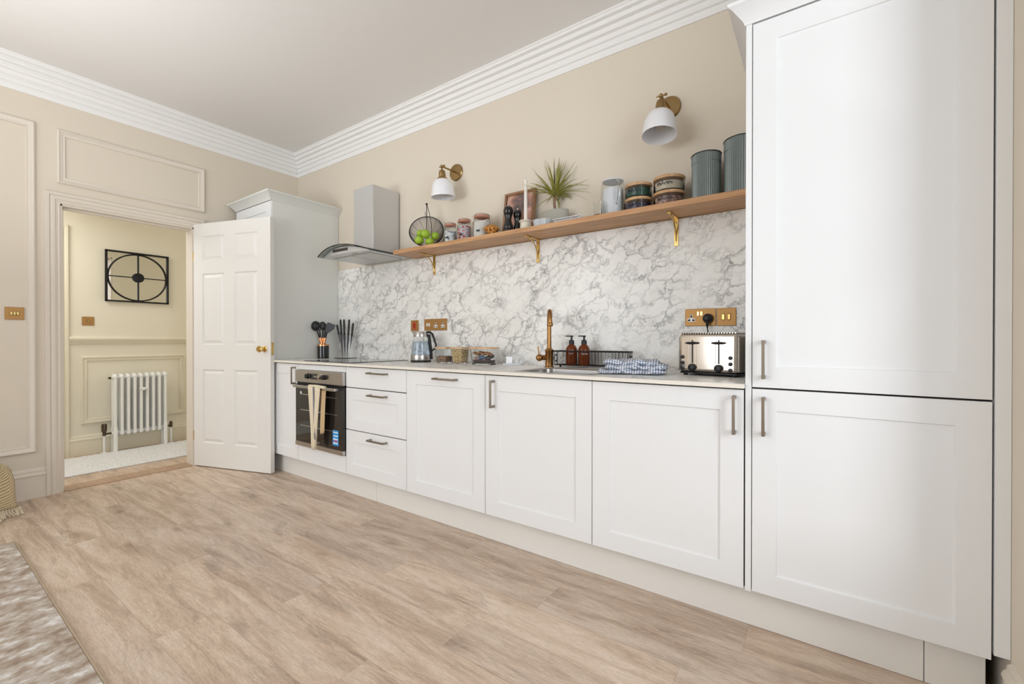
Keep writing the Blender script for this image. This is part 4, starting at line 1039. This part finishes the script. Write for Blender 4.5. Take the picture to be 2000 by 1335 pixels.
food_box('food_container', (1.838, -.165, WT), .172, .105, .100, 'long glass box of biscuits and wrapped snacks with wooden lid', fill_snacks)

# little clear holder with white card
cdh = thing('card_holder', 'small clear holder with a white card and cellophane on the worktop', 'holder', (2.02, -.10, WT), R_(20))
MB().box(-.062, .062, -.022, .022, .0, .010).build('tray', 'frost', cdh, bevel=.003)
MB().box(-.045, -.005, -.003, -.001, .010, .052, Matrix.Rotation(-.15, 4, 'X')).build('card', 'paper', cdh)
cr = MB(); rnd = random.Random(2)
for i in range(7):
    x = .004 + .008 * i; v_ = [(x + rnd.uniform(-.01, .01), rnd.uniform(-.01, .01), .011), (x + .014, rnd.uniform(-.01, .01), .011), (x + rnd.uniform(0, .01), rnd.uniform(-.01, .01), .030 + rnd.uniform(0, .022))]
    cr.prism(v_, (0, .0012, 0))
cr.build('cellophane', 'frost', cdh)

# ------------------------------------------------------------------ utensils in their pot, knife stand
ux, uy = .112, -.228
up = thing('utensil_pot', 'black cylindrical utensil pot at the left end of the worktop', 'pot', (ux, uy, WT))
MB().lathe([(.046, 0), (.048, .002), (.048, .118), (.0455, .120), (.0455, .006)], 36, cap1=True).build('pot_body', 'mill', up)
MB().lathe([(.0486, .108), (.0486, .121), (.0470, .121), (.0470, .108)], 36, cap0=False, cap1=False).build('rim_band', 'copper', up)
def utensil(name, off, top, label, head, hm='black'):
    """shaft leaning from the pot floor out to the head; off/top in camera-facing axes"""
    t = thing(name, label, 'utensil', (ux, uy, WT), R_(35), 'black kitchen utensils in the pot')
    b = Vector((off[0], off[1], .010)); e = Vector(top); dr = (e - b)
    q0 = b + dr * .30; 
    def at(z): return b + dr * ((z - b.z) / dr.z)
    MB().cyl(b, at(.123), .0065, 10).build('lower_handle', 'black', t)
    MB().cyl(at(.123), at(.178), .0100, 12, .0085).build('collar', 'copper', t)
    MB().cyl(at(.178), e, .0065, 10).build('shaft', hm, t)
    head(t, e, dr.normalized()); return t
def h_ladle(t, e, d): MB().sphere((0, 0, 0), .040, 20, 10, (.95, .6, 1.1), Matrix.Translation(e + Vector((-.008, 0, .024)))).build('head', 'black', t)
def h_spat(wd, ht, sk=0.0):
    def f(t, e, d):
        MB().prism([(-wd * .45, 0, 0), (wd * .45, 0, 0), (wd / 2 + sk, 0, ht), (-wd / 2 + sk, 0, ht * .96)], (0, .004, 0), Matrix.Translation(e + Vector((0, -.002, -.004)))).build('head', 'black', t, bevel=.001)
    return f
def h_spoon(t, e, d): MB().sphere((0, 0, 0), .031, 18, 10, (.85, .4, 1.25), Matrix.Translation(e + Vector((0, 0, .024)))).build('head', 'black', t)
def h_brush(t, e, d):
    m_ = MB()
    for i in range(7): m_.tube([e + Vector((0, 0, -.01)), e + Vector((.018 * cos(i * .9), .012 * sin(i * .9), .022)), e + Vector((.006 * cos(i * .9), .004 * sin(i), .052))], .0016, 5)
    m_.build('head', 'black', t)
def h_turn(t, e, d):
    m_ = MB(); T = Matrix.Translation(e) @ Matrix.Rotation(R_(28), 4, 'Y')
    m_.prism([(-.012, 0, -.004), (.012, 0, -.004), (.042, 0, .055), (.036, 0, .090), (-.034, 0, .082), (-.034, 0, .050)], (0, .004, 0), T); m_.build('head', 'black', t, bevel=.001)
utensil('ladle', (.020, .01, 0), (-.056, .0, .256), 'black ladle leaning left in the utensil pot', h_ladle)
utensil('spatula', (.010, -.01, 0), (-.030, -.004, .250), 'black spatula upright just right of the ladle', h_spat(.034, .066))
utensil('serving_spoon', (-.005, .012, 0), (-.002, -.002, .256), 'black serving spoon in the middle of the utensil pot', h_spoon)
utensil('whisk', (.0, .0, 0), (.014, .010, .250), 'black whisk behind the serving spoon in the pot', h_brush)
utensil('slotted_turner', (-.018, -.004, 0), (.036, -.008, .225), 'black turner leaning right with a wide blade', h_turn)

kx, ky = .262, -.112
ks = thing('knife_stand', 'clear knife stand with round black base beside the utensil pot', 'knife stand', (kx, ky, WT), R_(35))
MB().lathe([(.092, 0), (.094, .003), (.092, .007)], 48).build('base', 'mill', ks)
MB().box(-.060, .072, .004, .012, .007, .190).build('acrylic_panel', 'acrylic', ks, bevel=.002)
def knife(xt, zt, xb, zb, zc, wd, label):
    t = thing('kitchen_knife', label, 'knife', (kx, ky, WT), R_(35), 'black knives in the clear stand')
    e = Vector((xt, -.008, zt)); b = Vector((xb, -.008, zb)); d = (e - b).normalized(); c = b + (e - b) * ((zc - zb) / (zt - zb)); s = Vector((d.z, 0, -d.x))
    m_ = MB(); m_.prism([tuple(b - s * .001), tuple(b + s * .001), tuple(c + s * wd), tuple(c - s * wd)], (0, .002, 0)); m_.build('blade', 'blade', t)
    hh = MB(); T = Matrix.Translation(c + Vector((0, .001, 0))) @ d.to_track_quat('Z', 'Y').to_matrix().to_4x4(); L_ = (e - c).length
    hh.lathe([(.006, -.004), (.0085, 0), (.0078, L_ * .25), (.0092, L_ * .6), (.0085, L_ * .92), (.004, L_)], 14, T); hh.build('handle', 'black', t)
knife(-.070, .292, -.040, .128, .212, .007, 'small black knife at the far left of the clear stand')
knife(-.040, .338, -.022, .012, .208, .011, 'second black knife from the left in the clear stand')
knife(-.010, .338, .000, .012, .208, .012, 'black knife in the middle of the clear stand')
knife(.036, .338, .016, .014, .206, .010, 'black knife right of the middle in the clear stand')
knife(.070, .306, .044, .080, .196, .007, 'small black knife at the far right of the clear stand')

# ------------------------------------------------------------------ things on the shelf
ST = SHT
# wire basket
bk = thing('wire_fruit_basket', 'round black wire basket of green apples at the left end of the shelf', 'basket', (1.268, -.122, ST), R_(35))
BR = .125; A = Vector((.0, -.94, .34)).normalized()  # opening direction in local axes (-y faces the camera)
U_ = Vector((1, 0, 0)); V_ = A.cross(U_).normalized()
ctr = Vector((0, -.012, .128))
# shallow bowl: depth BD along -A, rim radius BR
BDp = .085
def bowl_pt(s, a):  # s 0..1 from pole to rim
    r = BR * sin(s * pi / 2); h = -BDp * cos(s * pi / 2) ** 1.0
    return ctr + U_ * (r * cos(a)) + V_ * (r * sin(a) * .98) + A * h
MB().tube([bowl_pt(1, 2 * pi * i / 64) for i in range(64)], .0026, 8, closed=True).build('rim', 'blackiron', bk)
wr = MB()
for k in range(3, 26, 1):
    s = k / 26; wr.tube([bowl_pt(s, 2 * pi * i / 48) for i in range(48)], .0011, 4, closed=True)
wr.build('hoop_wire', 'blackiron', bk)
wr = MB()
for k in range(12): wr.tube([bowl_pt(.1 + .9 * j / 10, 2 * pi * k / 12) for j in range(11)], .0010, 4)
wr.build('rib_wire', 'blackiron', bk)
low = min((bowl_pt(s_ / 10, 2 * pi * i / 40).z for i in range(40) for s_ in range(11)))
h_ = MB(); h_.tube([(0, .0, .0), (0, .0, .12), (0, .0, .322)], .0028, 8); h_.sphere((0, .0, .326), .0085, 14, 8)
h_.tube([(.003, .0, .315), (.016, .0, .275), (.034, .0, .18), (.036, .0, .10)], .0022, 8); h_.tube([(-.014, .012, .275), (-.014, .030, .232)], .0018, 6); h_.build('stand_rod', 'blackiron', bk)
MB().tube([(.045 * cos(2 * pi * i / 32), -.005 + .045 * sin(2 * pi * i / 32), .0028) for i in range(32)], .0028, 8, closed=True).build('foot_ring', 'blackiron', bk)
def basket_world(p):
    a = R_(35); return (1.268 + p[0] * cos(a) - p[1] * sin(a), -.122 + p[0] * sin(a) + p[1] * cos(a), ST + p[2])
def apple(p, r, label, rz):
    mb = MB(); prof = []
    for j in range(1, 18):
        a = pi * j / 18; rr = r * sin(a) * (1 + .05 * cos(a)); z = -r * .92 * cos(a)
        if a > pi * .8: z -= r * .30 * ((a - pi * .8) / (pi * .2)) ** 2
        if a < pi * .15: z += r * .12 * (1 - a / (pi * .15))
        prof.append((rr, z))
    t = thing('green_apple', label, 'apple', basket_world(p), rz, 'green apples in the wire basket')
    mb.lathe(prof, 24, Matrix.Rotation(.3 * sin(rz), 4, 'X')).build('flesh', 'apple', t, ang=180)
    MB().tube([(0, 0, r * .50), (.002, 0, r * .85), (.005, 0, r * 1.08)], .0012, 6).build('stalk', 'trunk', t)
apple((-.044, -.052, .052), .033, 'green apple at the lower left of the wire basket', .3)
apple((.032, -.050, .042), .031, 'shaded green apple at the bottom right of the wire basket', 1.5)
apple((.004, -.064, .094), .034, 'green apple at the top middle of the pile in the basket', 2.5)
apple((-.040, -.016, .108), .031, 'green apple at the upper left behind the others in the basket', 3.7)
apple((.066, -.030, .088), .031, 'green apple at the right side of the wire basket', 4.6)

def clip_jar(loc, label, r, h, fillm, fillh, seal='seal', extra=None):
    t = thing('clip_top_jar', label, 'jar', loc, R_(35), 'clip top glass jars on the shelf')
    MB().lathe([(r * .9, 0), (r, .006), (r, h * .66), (r * .84, h * .76), (r * .80, h * .80), (r * .86, h * .81), (r * .86, h * .83), (r * .74, h * .83), (r * .76, h * .78), (r * .95, h * .65), (r * .95, .008), (r * .85, .005)], 36, cap1=True).build('glass_body', 'glass', t)
    MB().lathe([(r * .87, h * .832), (r * .89, h * .845), (r * .87, h * .862)], 36).build('rubber_seal', seal, t)
    MB().lathe([(r * .88, h * .864), (r * .90, h * .90), (r * .84, h * .96), (r * .60, h * .985), (r * .1, h)], 36).build('glass_lid', mat('tinted_jar_lid', (240, 214, 200), .1, trans=.7, ior=1.2), t)
    MB().lathe([(r * .92, .010), (r * .92, fillh), (r * .5, fillh + .006)], 28).build('contents', fillm, t)
    c_ = MB(); zz = h * .80
    c_.tube([(r * .90 * cos(2 * pi * i / 32), r * .90 * sin(2 * pi * i / 32), zz) for i in range(32)], .0012, 6, closed=True)
    c_.tube([(r * .95, -.008, h * .72), (r * 1.12, 0, h * .80), (r * 1.0, .0, h * .93), (r * .6, 0, h * 1.0)], .0013, 6); c_.tube([(-r * .90, 0, zz), (-r * 1.05, 0, h * .88), (-r * .92, 0, h * .93)], .0013, 6)
    c_.build('wire_clip', 'polished', t)
    l_ = MB(); l_.box(-.014, .010, -r - .0012, -r + .0004, h * .25, h * .32, Matrix.Rotation(-.35, 4, 'Z')); l_.build('dark_label', 'label', t)
    return t
clip_jar((1.492, -.112, ST), 'small clip top jar of pale tea sachets, nearest the fruit basket', .046, .158, 'teabags', .092)
clip_jar((1.622, -.112, ST), 'clip top jar of red and blue sachets, middle of the three jars', .049, .166, 'sachets', .108)
clip_jar((1.778, -.112, ST), 'large clip top jar of white sugar beside the brown ornament', .060, .172, 'sugar', .112)
# brown ornament (scaled cone bowl)
cn = thing('cone_ornament', 'small golden brown cone ornament between the sugar jar and the pepper mills', 'ornament', (1.888, -.150, ST), R_(35))
c_ = MB(); c_.lathe([(.018, 0), (.020, .003), (.014, .010), (.026, .022), (.042, .036), (.046, .048), (.040, .056)], 28); c_.build('bowl', 'cone', cn)
c_ = MB(); rnd = random.Random(4)
for i in range(60):
    a = i * 2.4; rr = .042 * math.sqrt(i / 60); z = .074 - .018 * (rr / .042) ** 2
    T = Matrix.Translation((rr * cos(a), rr * sin(a), z - .014)) @ Matrix.Rotation(a, 4, 'Z') @ Matrix.Rotation(.9 * rr / .042, 4, 'Y')
    c_.lathe([(.005, 0), (.0062, .010), (.001, .018)], 6, T)
c_.build('scales', 'cone', cn)
def mill(loc, label, s, knobm='polished'):
    t = thing('pepper_mill', label, 'pepper mill', loc, 0, 'black mills on the shelf')
    MB().lathe([(.029 * s, 0), (.030 * s, .004), (.030 * s, .026 * s), (.028 * s, .030 * s), (.031 * s, .036 * s), (.030 * s, .050 * s), (.022 * s, .075 * s), (.020 * s, .095 * s), (.024 * s, .118 * s), (.026 * s, .122 * s)], 32).build('mill_body', 'mill', t)
    MB().lathe([(.024 * s, .1225 * s), (.030 * s, .132 * s), (.031 * s, .150 * s), (.026 * s, .166 * s), (.012 * s, .176 * s), (.004, .178 * s)], 32).build('mill_head', 'mill', t)
    MB().lathe([(.005, .178 * s), (.006, .184 * s), (.003, .190 * s)], 14).build('finial', knobm, t)
    return t
mill((2.014, -.142, ST), 'tall black pepper mill in front of the framed picture', 1.0)
mill((2.048, -.088, ST), 'second black mill half hidden behind the front mill', .90)
# candle
cs = thing('candlestick', 'cream ceramic candlestick holding the tall candle on the shelf', 'candlestick', (2.128, -.115, ST))
MB().lathe([(.036, 0), (.037, .004), (.035, .050), (.034, .058), (.042, .064), (.042, .070), (.018, .074), (.0125, .074), (.0125, .060)], 36).build('holder_body', 'ceramic', cs)
cd_ = thing('taper_candle', 'tall white taper candle standing in the candlestick', 'candle', (2.128, -.115, ST + .0605))
MB().lathe([(.0115, 0), (.0115, .02), (.0095, .262), (.006, .270)], 20).build('wax', 'candle', cd_)
MB().cyl((0, 0, .268), (0, 0, .280), .0008, 6).build('wick', 'gap', cd_)
# framed print
fp = thing('framed_print', 'wood framed pinkish print leaning on the wall behind the mills', 'picture', (2.028, -.052, ST))
T = Matrix.Rotation(R_(-8), 4, 'X'); T = Matrix.Rotation(R_(8), 4, 'X').inverted()
fw_, fh_ = .120, .300
f_ = MB(); s_ = .016
f_.box(-fw_, -fw_ + s_, -.020, 0, 0, fh_, T); f_.box(fw_ - s_, fw_, -.020, 0, 0, fh_, T); f_.box(-fw_ + s_, fw_ - s_, -.020, 0, 0, s_, T); f_.box(-fw_ + s_, fw_ - s_, -.020, 0, fh_ - s_, fh_, T)
f_.build('frame', 'frame', fp, bevel=.0012)
MB().box(-fw_ + s_, fw_ - s_, -.010, -.007, s_, fh_ - s_, T).build('print', 'picture', fp)
MB().box(-fw_ + .006, fw_ - .006, -.0065, -.001, .006, fh_ - .006, T).build('backing_board', 'gap', fp)
# planter
px_, py_ = 2.302, -.064
pp = thing('potted_dracaena', 'spiky green dracaena plant in a low grey concrete planter', 'plant', (px_, py_, ST), 0)
MB().lathe([(.088, 0), (.092, .006), (.096, .108), (.094, .112), (.086, .112), (.085, .096)], 48, sy=.60, cap1=False).build('planter', 'concrete', pp, ang=30)
MB().lathe([(.0855, .090), (.0855, .0965), (.03, .101)], 40, sy=.58).build('soil', 'soil', pp)
MB().tube([(0, 0, .095), (.003, .001, .13), (.0, 0, .165), (.001, -.002, .196)], .0085, 10, rfun=lambda t: .0095 - .002 * t).tube([(.0, 0, .160), (.010, -.004, .185), (.018, -.006, .205)], .006, 8).build('stem', 'trunk', pp)
lf = MB(); rnd = random.Random(11)
def blade(base, az, el, L_, droop, w0):
    d = Vector((cos(az) * cos(el), sin(az) * cos(el), sin(el))); side = Vector((-sin(az), cos(az), 0)); n_ = 9; rows = []
    for i in range(n_ + 1):
        t = i / n_; p = base + d * (L_ * t) + Vector((0, 0, -droop * t * t)); w_ = w0 * (1 - t) ** .6 * (1 if t > .12 else .6 + 3.3 * t)
        if i == n_: w_ = .0003
        up = Vector((0, 0, 1)) - d * d.z; up = up.normalized() if up.length > .01 else Vector((1, 0, 0))
        p.y = min(p.y, .055)
        rows.append([p - side * w_ + up * w_ * .35, p - up * w_ * .1, p + side * w_ + up * w_ * .35])
    lf.loft(rows, False, False, closed=False)
for i in range(84):
    el = R_(rnd.choice([8, 20, 32, 44, 58, 72, 84])) + rnd.uniform(-.12, .12); az = rnd.uniform(0, 2 * pi)
    if rnd.random() < .3: az = rnd.choice([R_(35), R_(215)]) + rnd.uniform(-.5, .5)
    L_ = rnd.uniform(.17, .245) if el > .5 else rnd.uniform(.16, .25)
    if sin(az) * cos(el) > .35: L_ *= .6
    base = Vector((0 if i % 2 else .016, -.004, .195 + rnd.uniform(0, .022)))
    blade(base, az, el, L_, rnd.uniform(.0, .03) if el > .9 else rnd.uniform(.01, .10), rnd.uniform(.0048, .0070))
lo_ = lf.build('foliage', 'leaf', pp, ang=60); sm = lo_.modifiers.new('s', 'SOLIDIFY'); sm.thickness = .0006
# ribbed dish and spiral notebook in front of planter
rd = MB(); seg = 40
def ribring(r, z): return [((r + .0018 * (i % 2)) * cos(2 * pi * i / (2 * seg)), (r + .0018 * (i % 2)) * .72 * sin(2 * pi * i / (2 * seg)), z) for i in range(2 * seg)]
rd.loft([ribring(.046, 0), ribring(.054, .040), ribring(.050, .040), ribring(.044, .006)]); rdo = rd.build('ribbed_dish', 'dishblue', loc=(2.285, -.184, ST), rot=(0, 0, R_(10)), ang=20)
rdo.scale = (1.0, .62, 1.0)
tag(rdo, 'pale ribbed glass dish in front of the concrete planter', 'dish')
nb = thing('spiral_notebook', 'white spiral bound notebook lying on the shelf right of the planter', 'notebook', (2.460, -.165, ST), R_(0))
MB().box(-.085, .085, -.050, .040, .0155, .0185).build('cover', 'paper', nb)
MB().box(-.083, .083, -.040, .038, .0, .0150).build('pages', 'paper', nb)
sp = MB()
for i in range(14): sp.tube([(-.078 + .012 * i, -.046 + .007 * cos(2 * pi * k / 12), .0085 + .0080 * sin(2 * pi * k / 12)) for k in range(12)], .0011, 5, closed=True)
sp.build('spiral_wire', 'blackiron', nb)

# jug with tumbler
jg = thing('glass_jug', 'clear glass jug with handle and frosted lining right of the plant', 'jug', (2.690, -.100, ST), R_(-50))
MB().lathe([(.060, 0), (.064, .006), (.067, .10), (.064, .165), (.058, .196), (.055, .198), (.0575, .188), (.0615, .160), (.0645, .10), (.061, .010), (.05, .006)], 40, cap1=True).build('jug_body', 'glass', jg)
MB().lathe([(.052, .0105), (.054, .012), (.055, .155), (.05, .156)], 36).build('frosted_lining', 'paper', jg)
MB().lathe([(.0585, .1975), (.059, .203), (.050, .208), (.01, .209)], 36).build('jug_lid', 'frost', jg)
MB().tube([(.062, 0, .175), (.084, 0, .182), (.100, 0, .160), (.098, 0, .10), (.084, 0, .070), (.067, 0, .062)], .006, 10).build('handle', 'glass', jg)
tm = MB(); tm.lathe([(.027, 0), (.031, .075), (.0295, .075), (.026, .005)], 32, cap1=True)
tag(tm.build('glass_tumbler', 'glass', loc=(2.649, -.189, ST)), 'small clear glass tumbler in front of the glass jug', 'glass')

def round_box(loc, label, r, h, fillm, marks, rz=0, glassm='glass'):
    t = thing('round_glass_container', label, 'food container', loc, R_(25) + rz, 'round glass containers with wooden lids')
    MB().lathe([(r * .90, 0), (r * .94, .004), (r * .96, h - .016), (r * .93, h - .016), (r * .90, .006)], 40, cap1=True).build('glass_body', 'glass', t)
    MB().lathe([(r * .985, h - .0155), (r, h - .013), (r, h - .003), (r * .97, h - .0005)], 40).build('lid', 'bamboo', t)
    MB().lathe([(r * .88, .0075), (r * .88, h * .62), (r * .6, h * .68)], 32).build('contents', fillm, t)
    if marks:
        l_ = MB(); rnd = random.Random(marks)
        for k in range(9):
            a = -.95 + .12 * k; zz = h * (.34 + .06 * (k % 2)); l_.box(-.0022, .0022, -r * .965 - .0006, -r * .96, zz, zz + .011 + .004 * (k % 3 == 0), Matrix.Rotation(a, 4, 'Z'))
        l_.build('printed_text', 'label', t)
    return t
r1, h1 = .070, .0745
round_box((2.836, -.108, ST), 'round glass container of dark pods, lower of the left pair beside the jug', r1, h1, 'purple', 5)
round_box((2.836, -.108, ST + h1), 'round glass container of green pods, upper of the left pair beside the jug', r1, h1, 'greenwrap', 6)
r2, h2 = .078, .0765
round_box((2.993, -.108, ST), 'round glass container of foil pods, lower of the right pair beside the tins', r2, h2, 'copperpod', 7)
round_box((2.993, -.108, ST + h2), 'round glass container of cream sweets, upper of the right pair beside the tins', r2, h2, 'cream', 8)

def tin(loc, r, h, label):
    t = thing('ribbed_tin', label, 'canister', loc, 0, 'ribbed grey tins')
    n_ = 96; mb = MB()
    def ring(rr, z, a=.0012): return [((rr + (a if i % 2 else -a)) * cos(2 * pi * i / n_), (rr + (a if i % 2 else -a)) * sin(2 * pi * i / n_), z) for i in range(n_)]
    mb.loft([ring(r, 0, 0), ring(r, .010, 0), ring(r, .014), ring(r, h * .80), ring(r, h * .805, 0)]); mb.build('tin_body', 'canister', t, ang=12)
    l_ = MB(); l_.loft([ring(r + .0015, h * .805, 0), ring(r + .0015, h * .81), ring(r + .0015, h - .006), ring(r + .003, h - .005, 0), ring(r + .003, h - .001, 0), ring(r - .002, h, 0)]); l_.build('tin_lid', 'canister', t, ang=12)
    MB().tube([((r + .003) * cos(2 * pi * i / 48), (r + .003) * sin(2 * pi * i / 48), h - .002) for i in range(48)], .0022, 6, closed=True).build('lid_rim', 'black', t)
tin((3.170, -.112, ST), .064, .226, 'shorter ribbed grey tin on the shelf beside the glass containers')
tin((3.322, -.108, ST), .072, .262, 'taller ribbed grey tin at the right end of the shelf')

# ------------------------------------------------------------------ rug, footstool and throw at the left edge
rg = thing('area_rug', 'mottled brown and white low pile rug at the lower left corner', 'rug', (1.6, -3.0, 0))
MB().box(-1.40, 1.40, -1.0, .985, 0, .009).build('pile', 'rug', rg)
b_ = MB(); b_.tube([(-1.405, -1.005, .005), (1.405, -1.005, .005), (1.405, .99, .005), (-1.405, .99, .005)], .0055, 6, closed=True); b_.build('bound_edge', 'rugedge', rg)
fs = thing('footstool', 'low upholstered footstool under the beige throw at the left edge', 'footstool', (-.364, -2.346, 0), R_(-50))
MB().box(-.20, .20, -.14, .14, .09, .338).build('cushion', 'fabric', fs, bevel=.03, seg=4)
for sx in (-.16, .16):
    for sy in (-.10, .10): MB().cyl((sx, sy, 0), (sx, sy, .10), .015, 12, .02).build('leg', 'frame', fs)
# draped throw
tw = thing('knitted_throw', 'beige knitted throw with fringe hanging to the floor at the left edge', 'throw', (-.435, -1.985, 0), R_(-50))
mb = MB(); rows = []; nx, nz = 40, 26
for j in range(nz + 1):
    t = j / nz
    if t < .35:
        s = t / .35; y = -.27 + .24 * s; z = .352 + .01 * sin(s * 3)
    elif t < .50:
        s = (t - .35) / .15; y = -.03 + .07 * sin(s * pi / 2); z = .352 - .07 * (1 - cos(s * pi / 2))
    else:
        s = (t - .50) / .50; y = .04 + .045 * s; z = .282 * (1 - s) + .045 * s
    row = []
    for i in range(nx + 1):
        u_ = i / nx; x = -.005 + .40 * u_ ; fold = .017 * sin(u_ * 19 + 1) * min(1, max(0, (t - .3) * 3))
        rr = max(0, .30 - u_) / .30; drop = .05 * rr * rr * (1 - min(1, max(0, (t - .35) * 1.6)))
        row.append((x + .012 * t * sin(9 * t) + .02 * t, y + fold, z - drop + .004 * sin(u_ * 20)))
    rows.append(row)
mb.loft(rows, False, False, closed=False); o = mb.build('cloth', 'throw', tw, ang=180); sm = o.modifiers.new('s', 'SOLIDIFY'); sm.thickness = .012
fr = MB(); rnd = random.Random(1)
for i in range(44):
    u_ = i / 43; x = .015 + .40 * u_; y = .090 + .016 * sin(u_ * 19 + 1)
    fr.tube([(x, y, .050), (x + rnd.uniform(-.004, .006), y + .006, .028), (x + rnd.uniform(-.008, .01), y + .016 + rnd.uniform(0, .012), .006)], .0040, 6)
fr.build('fringe', 'fringe', tw)
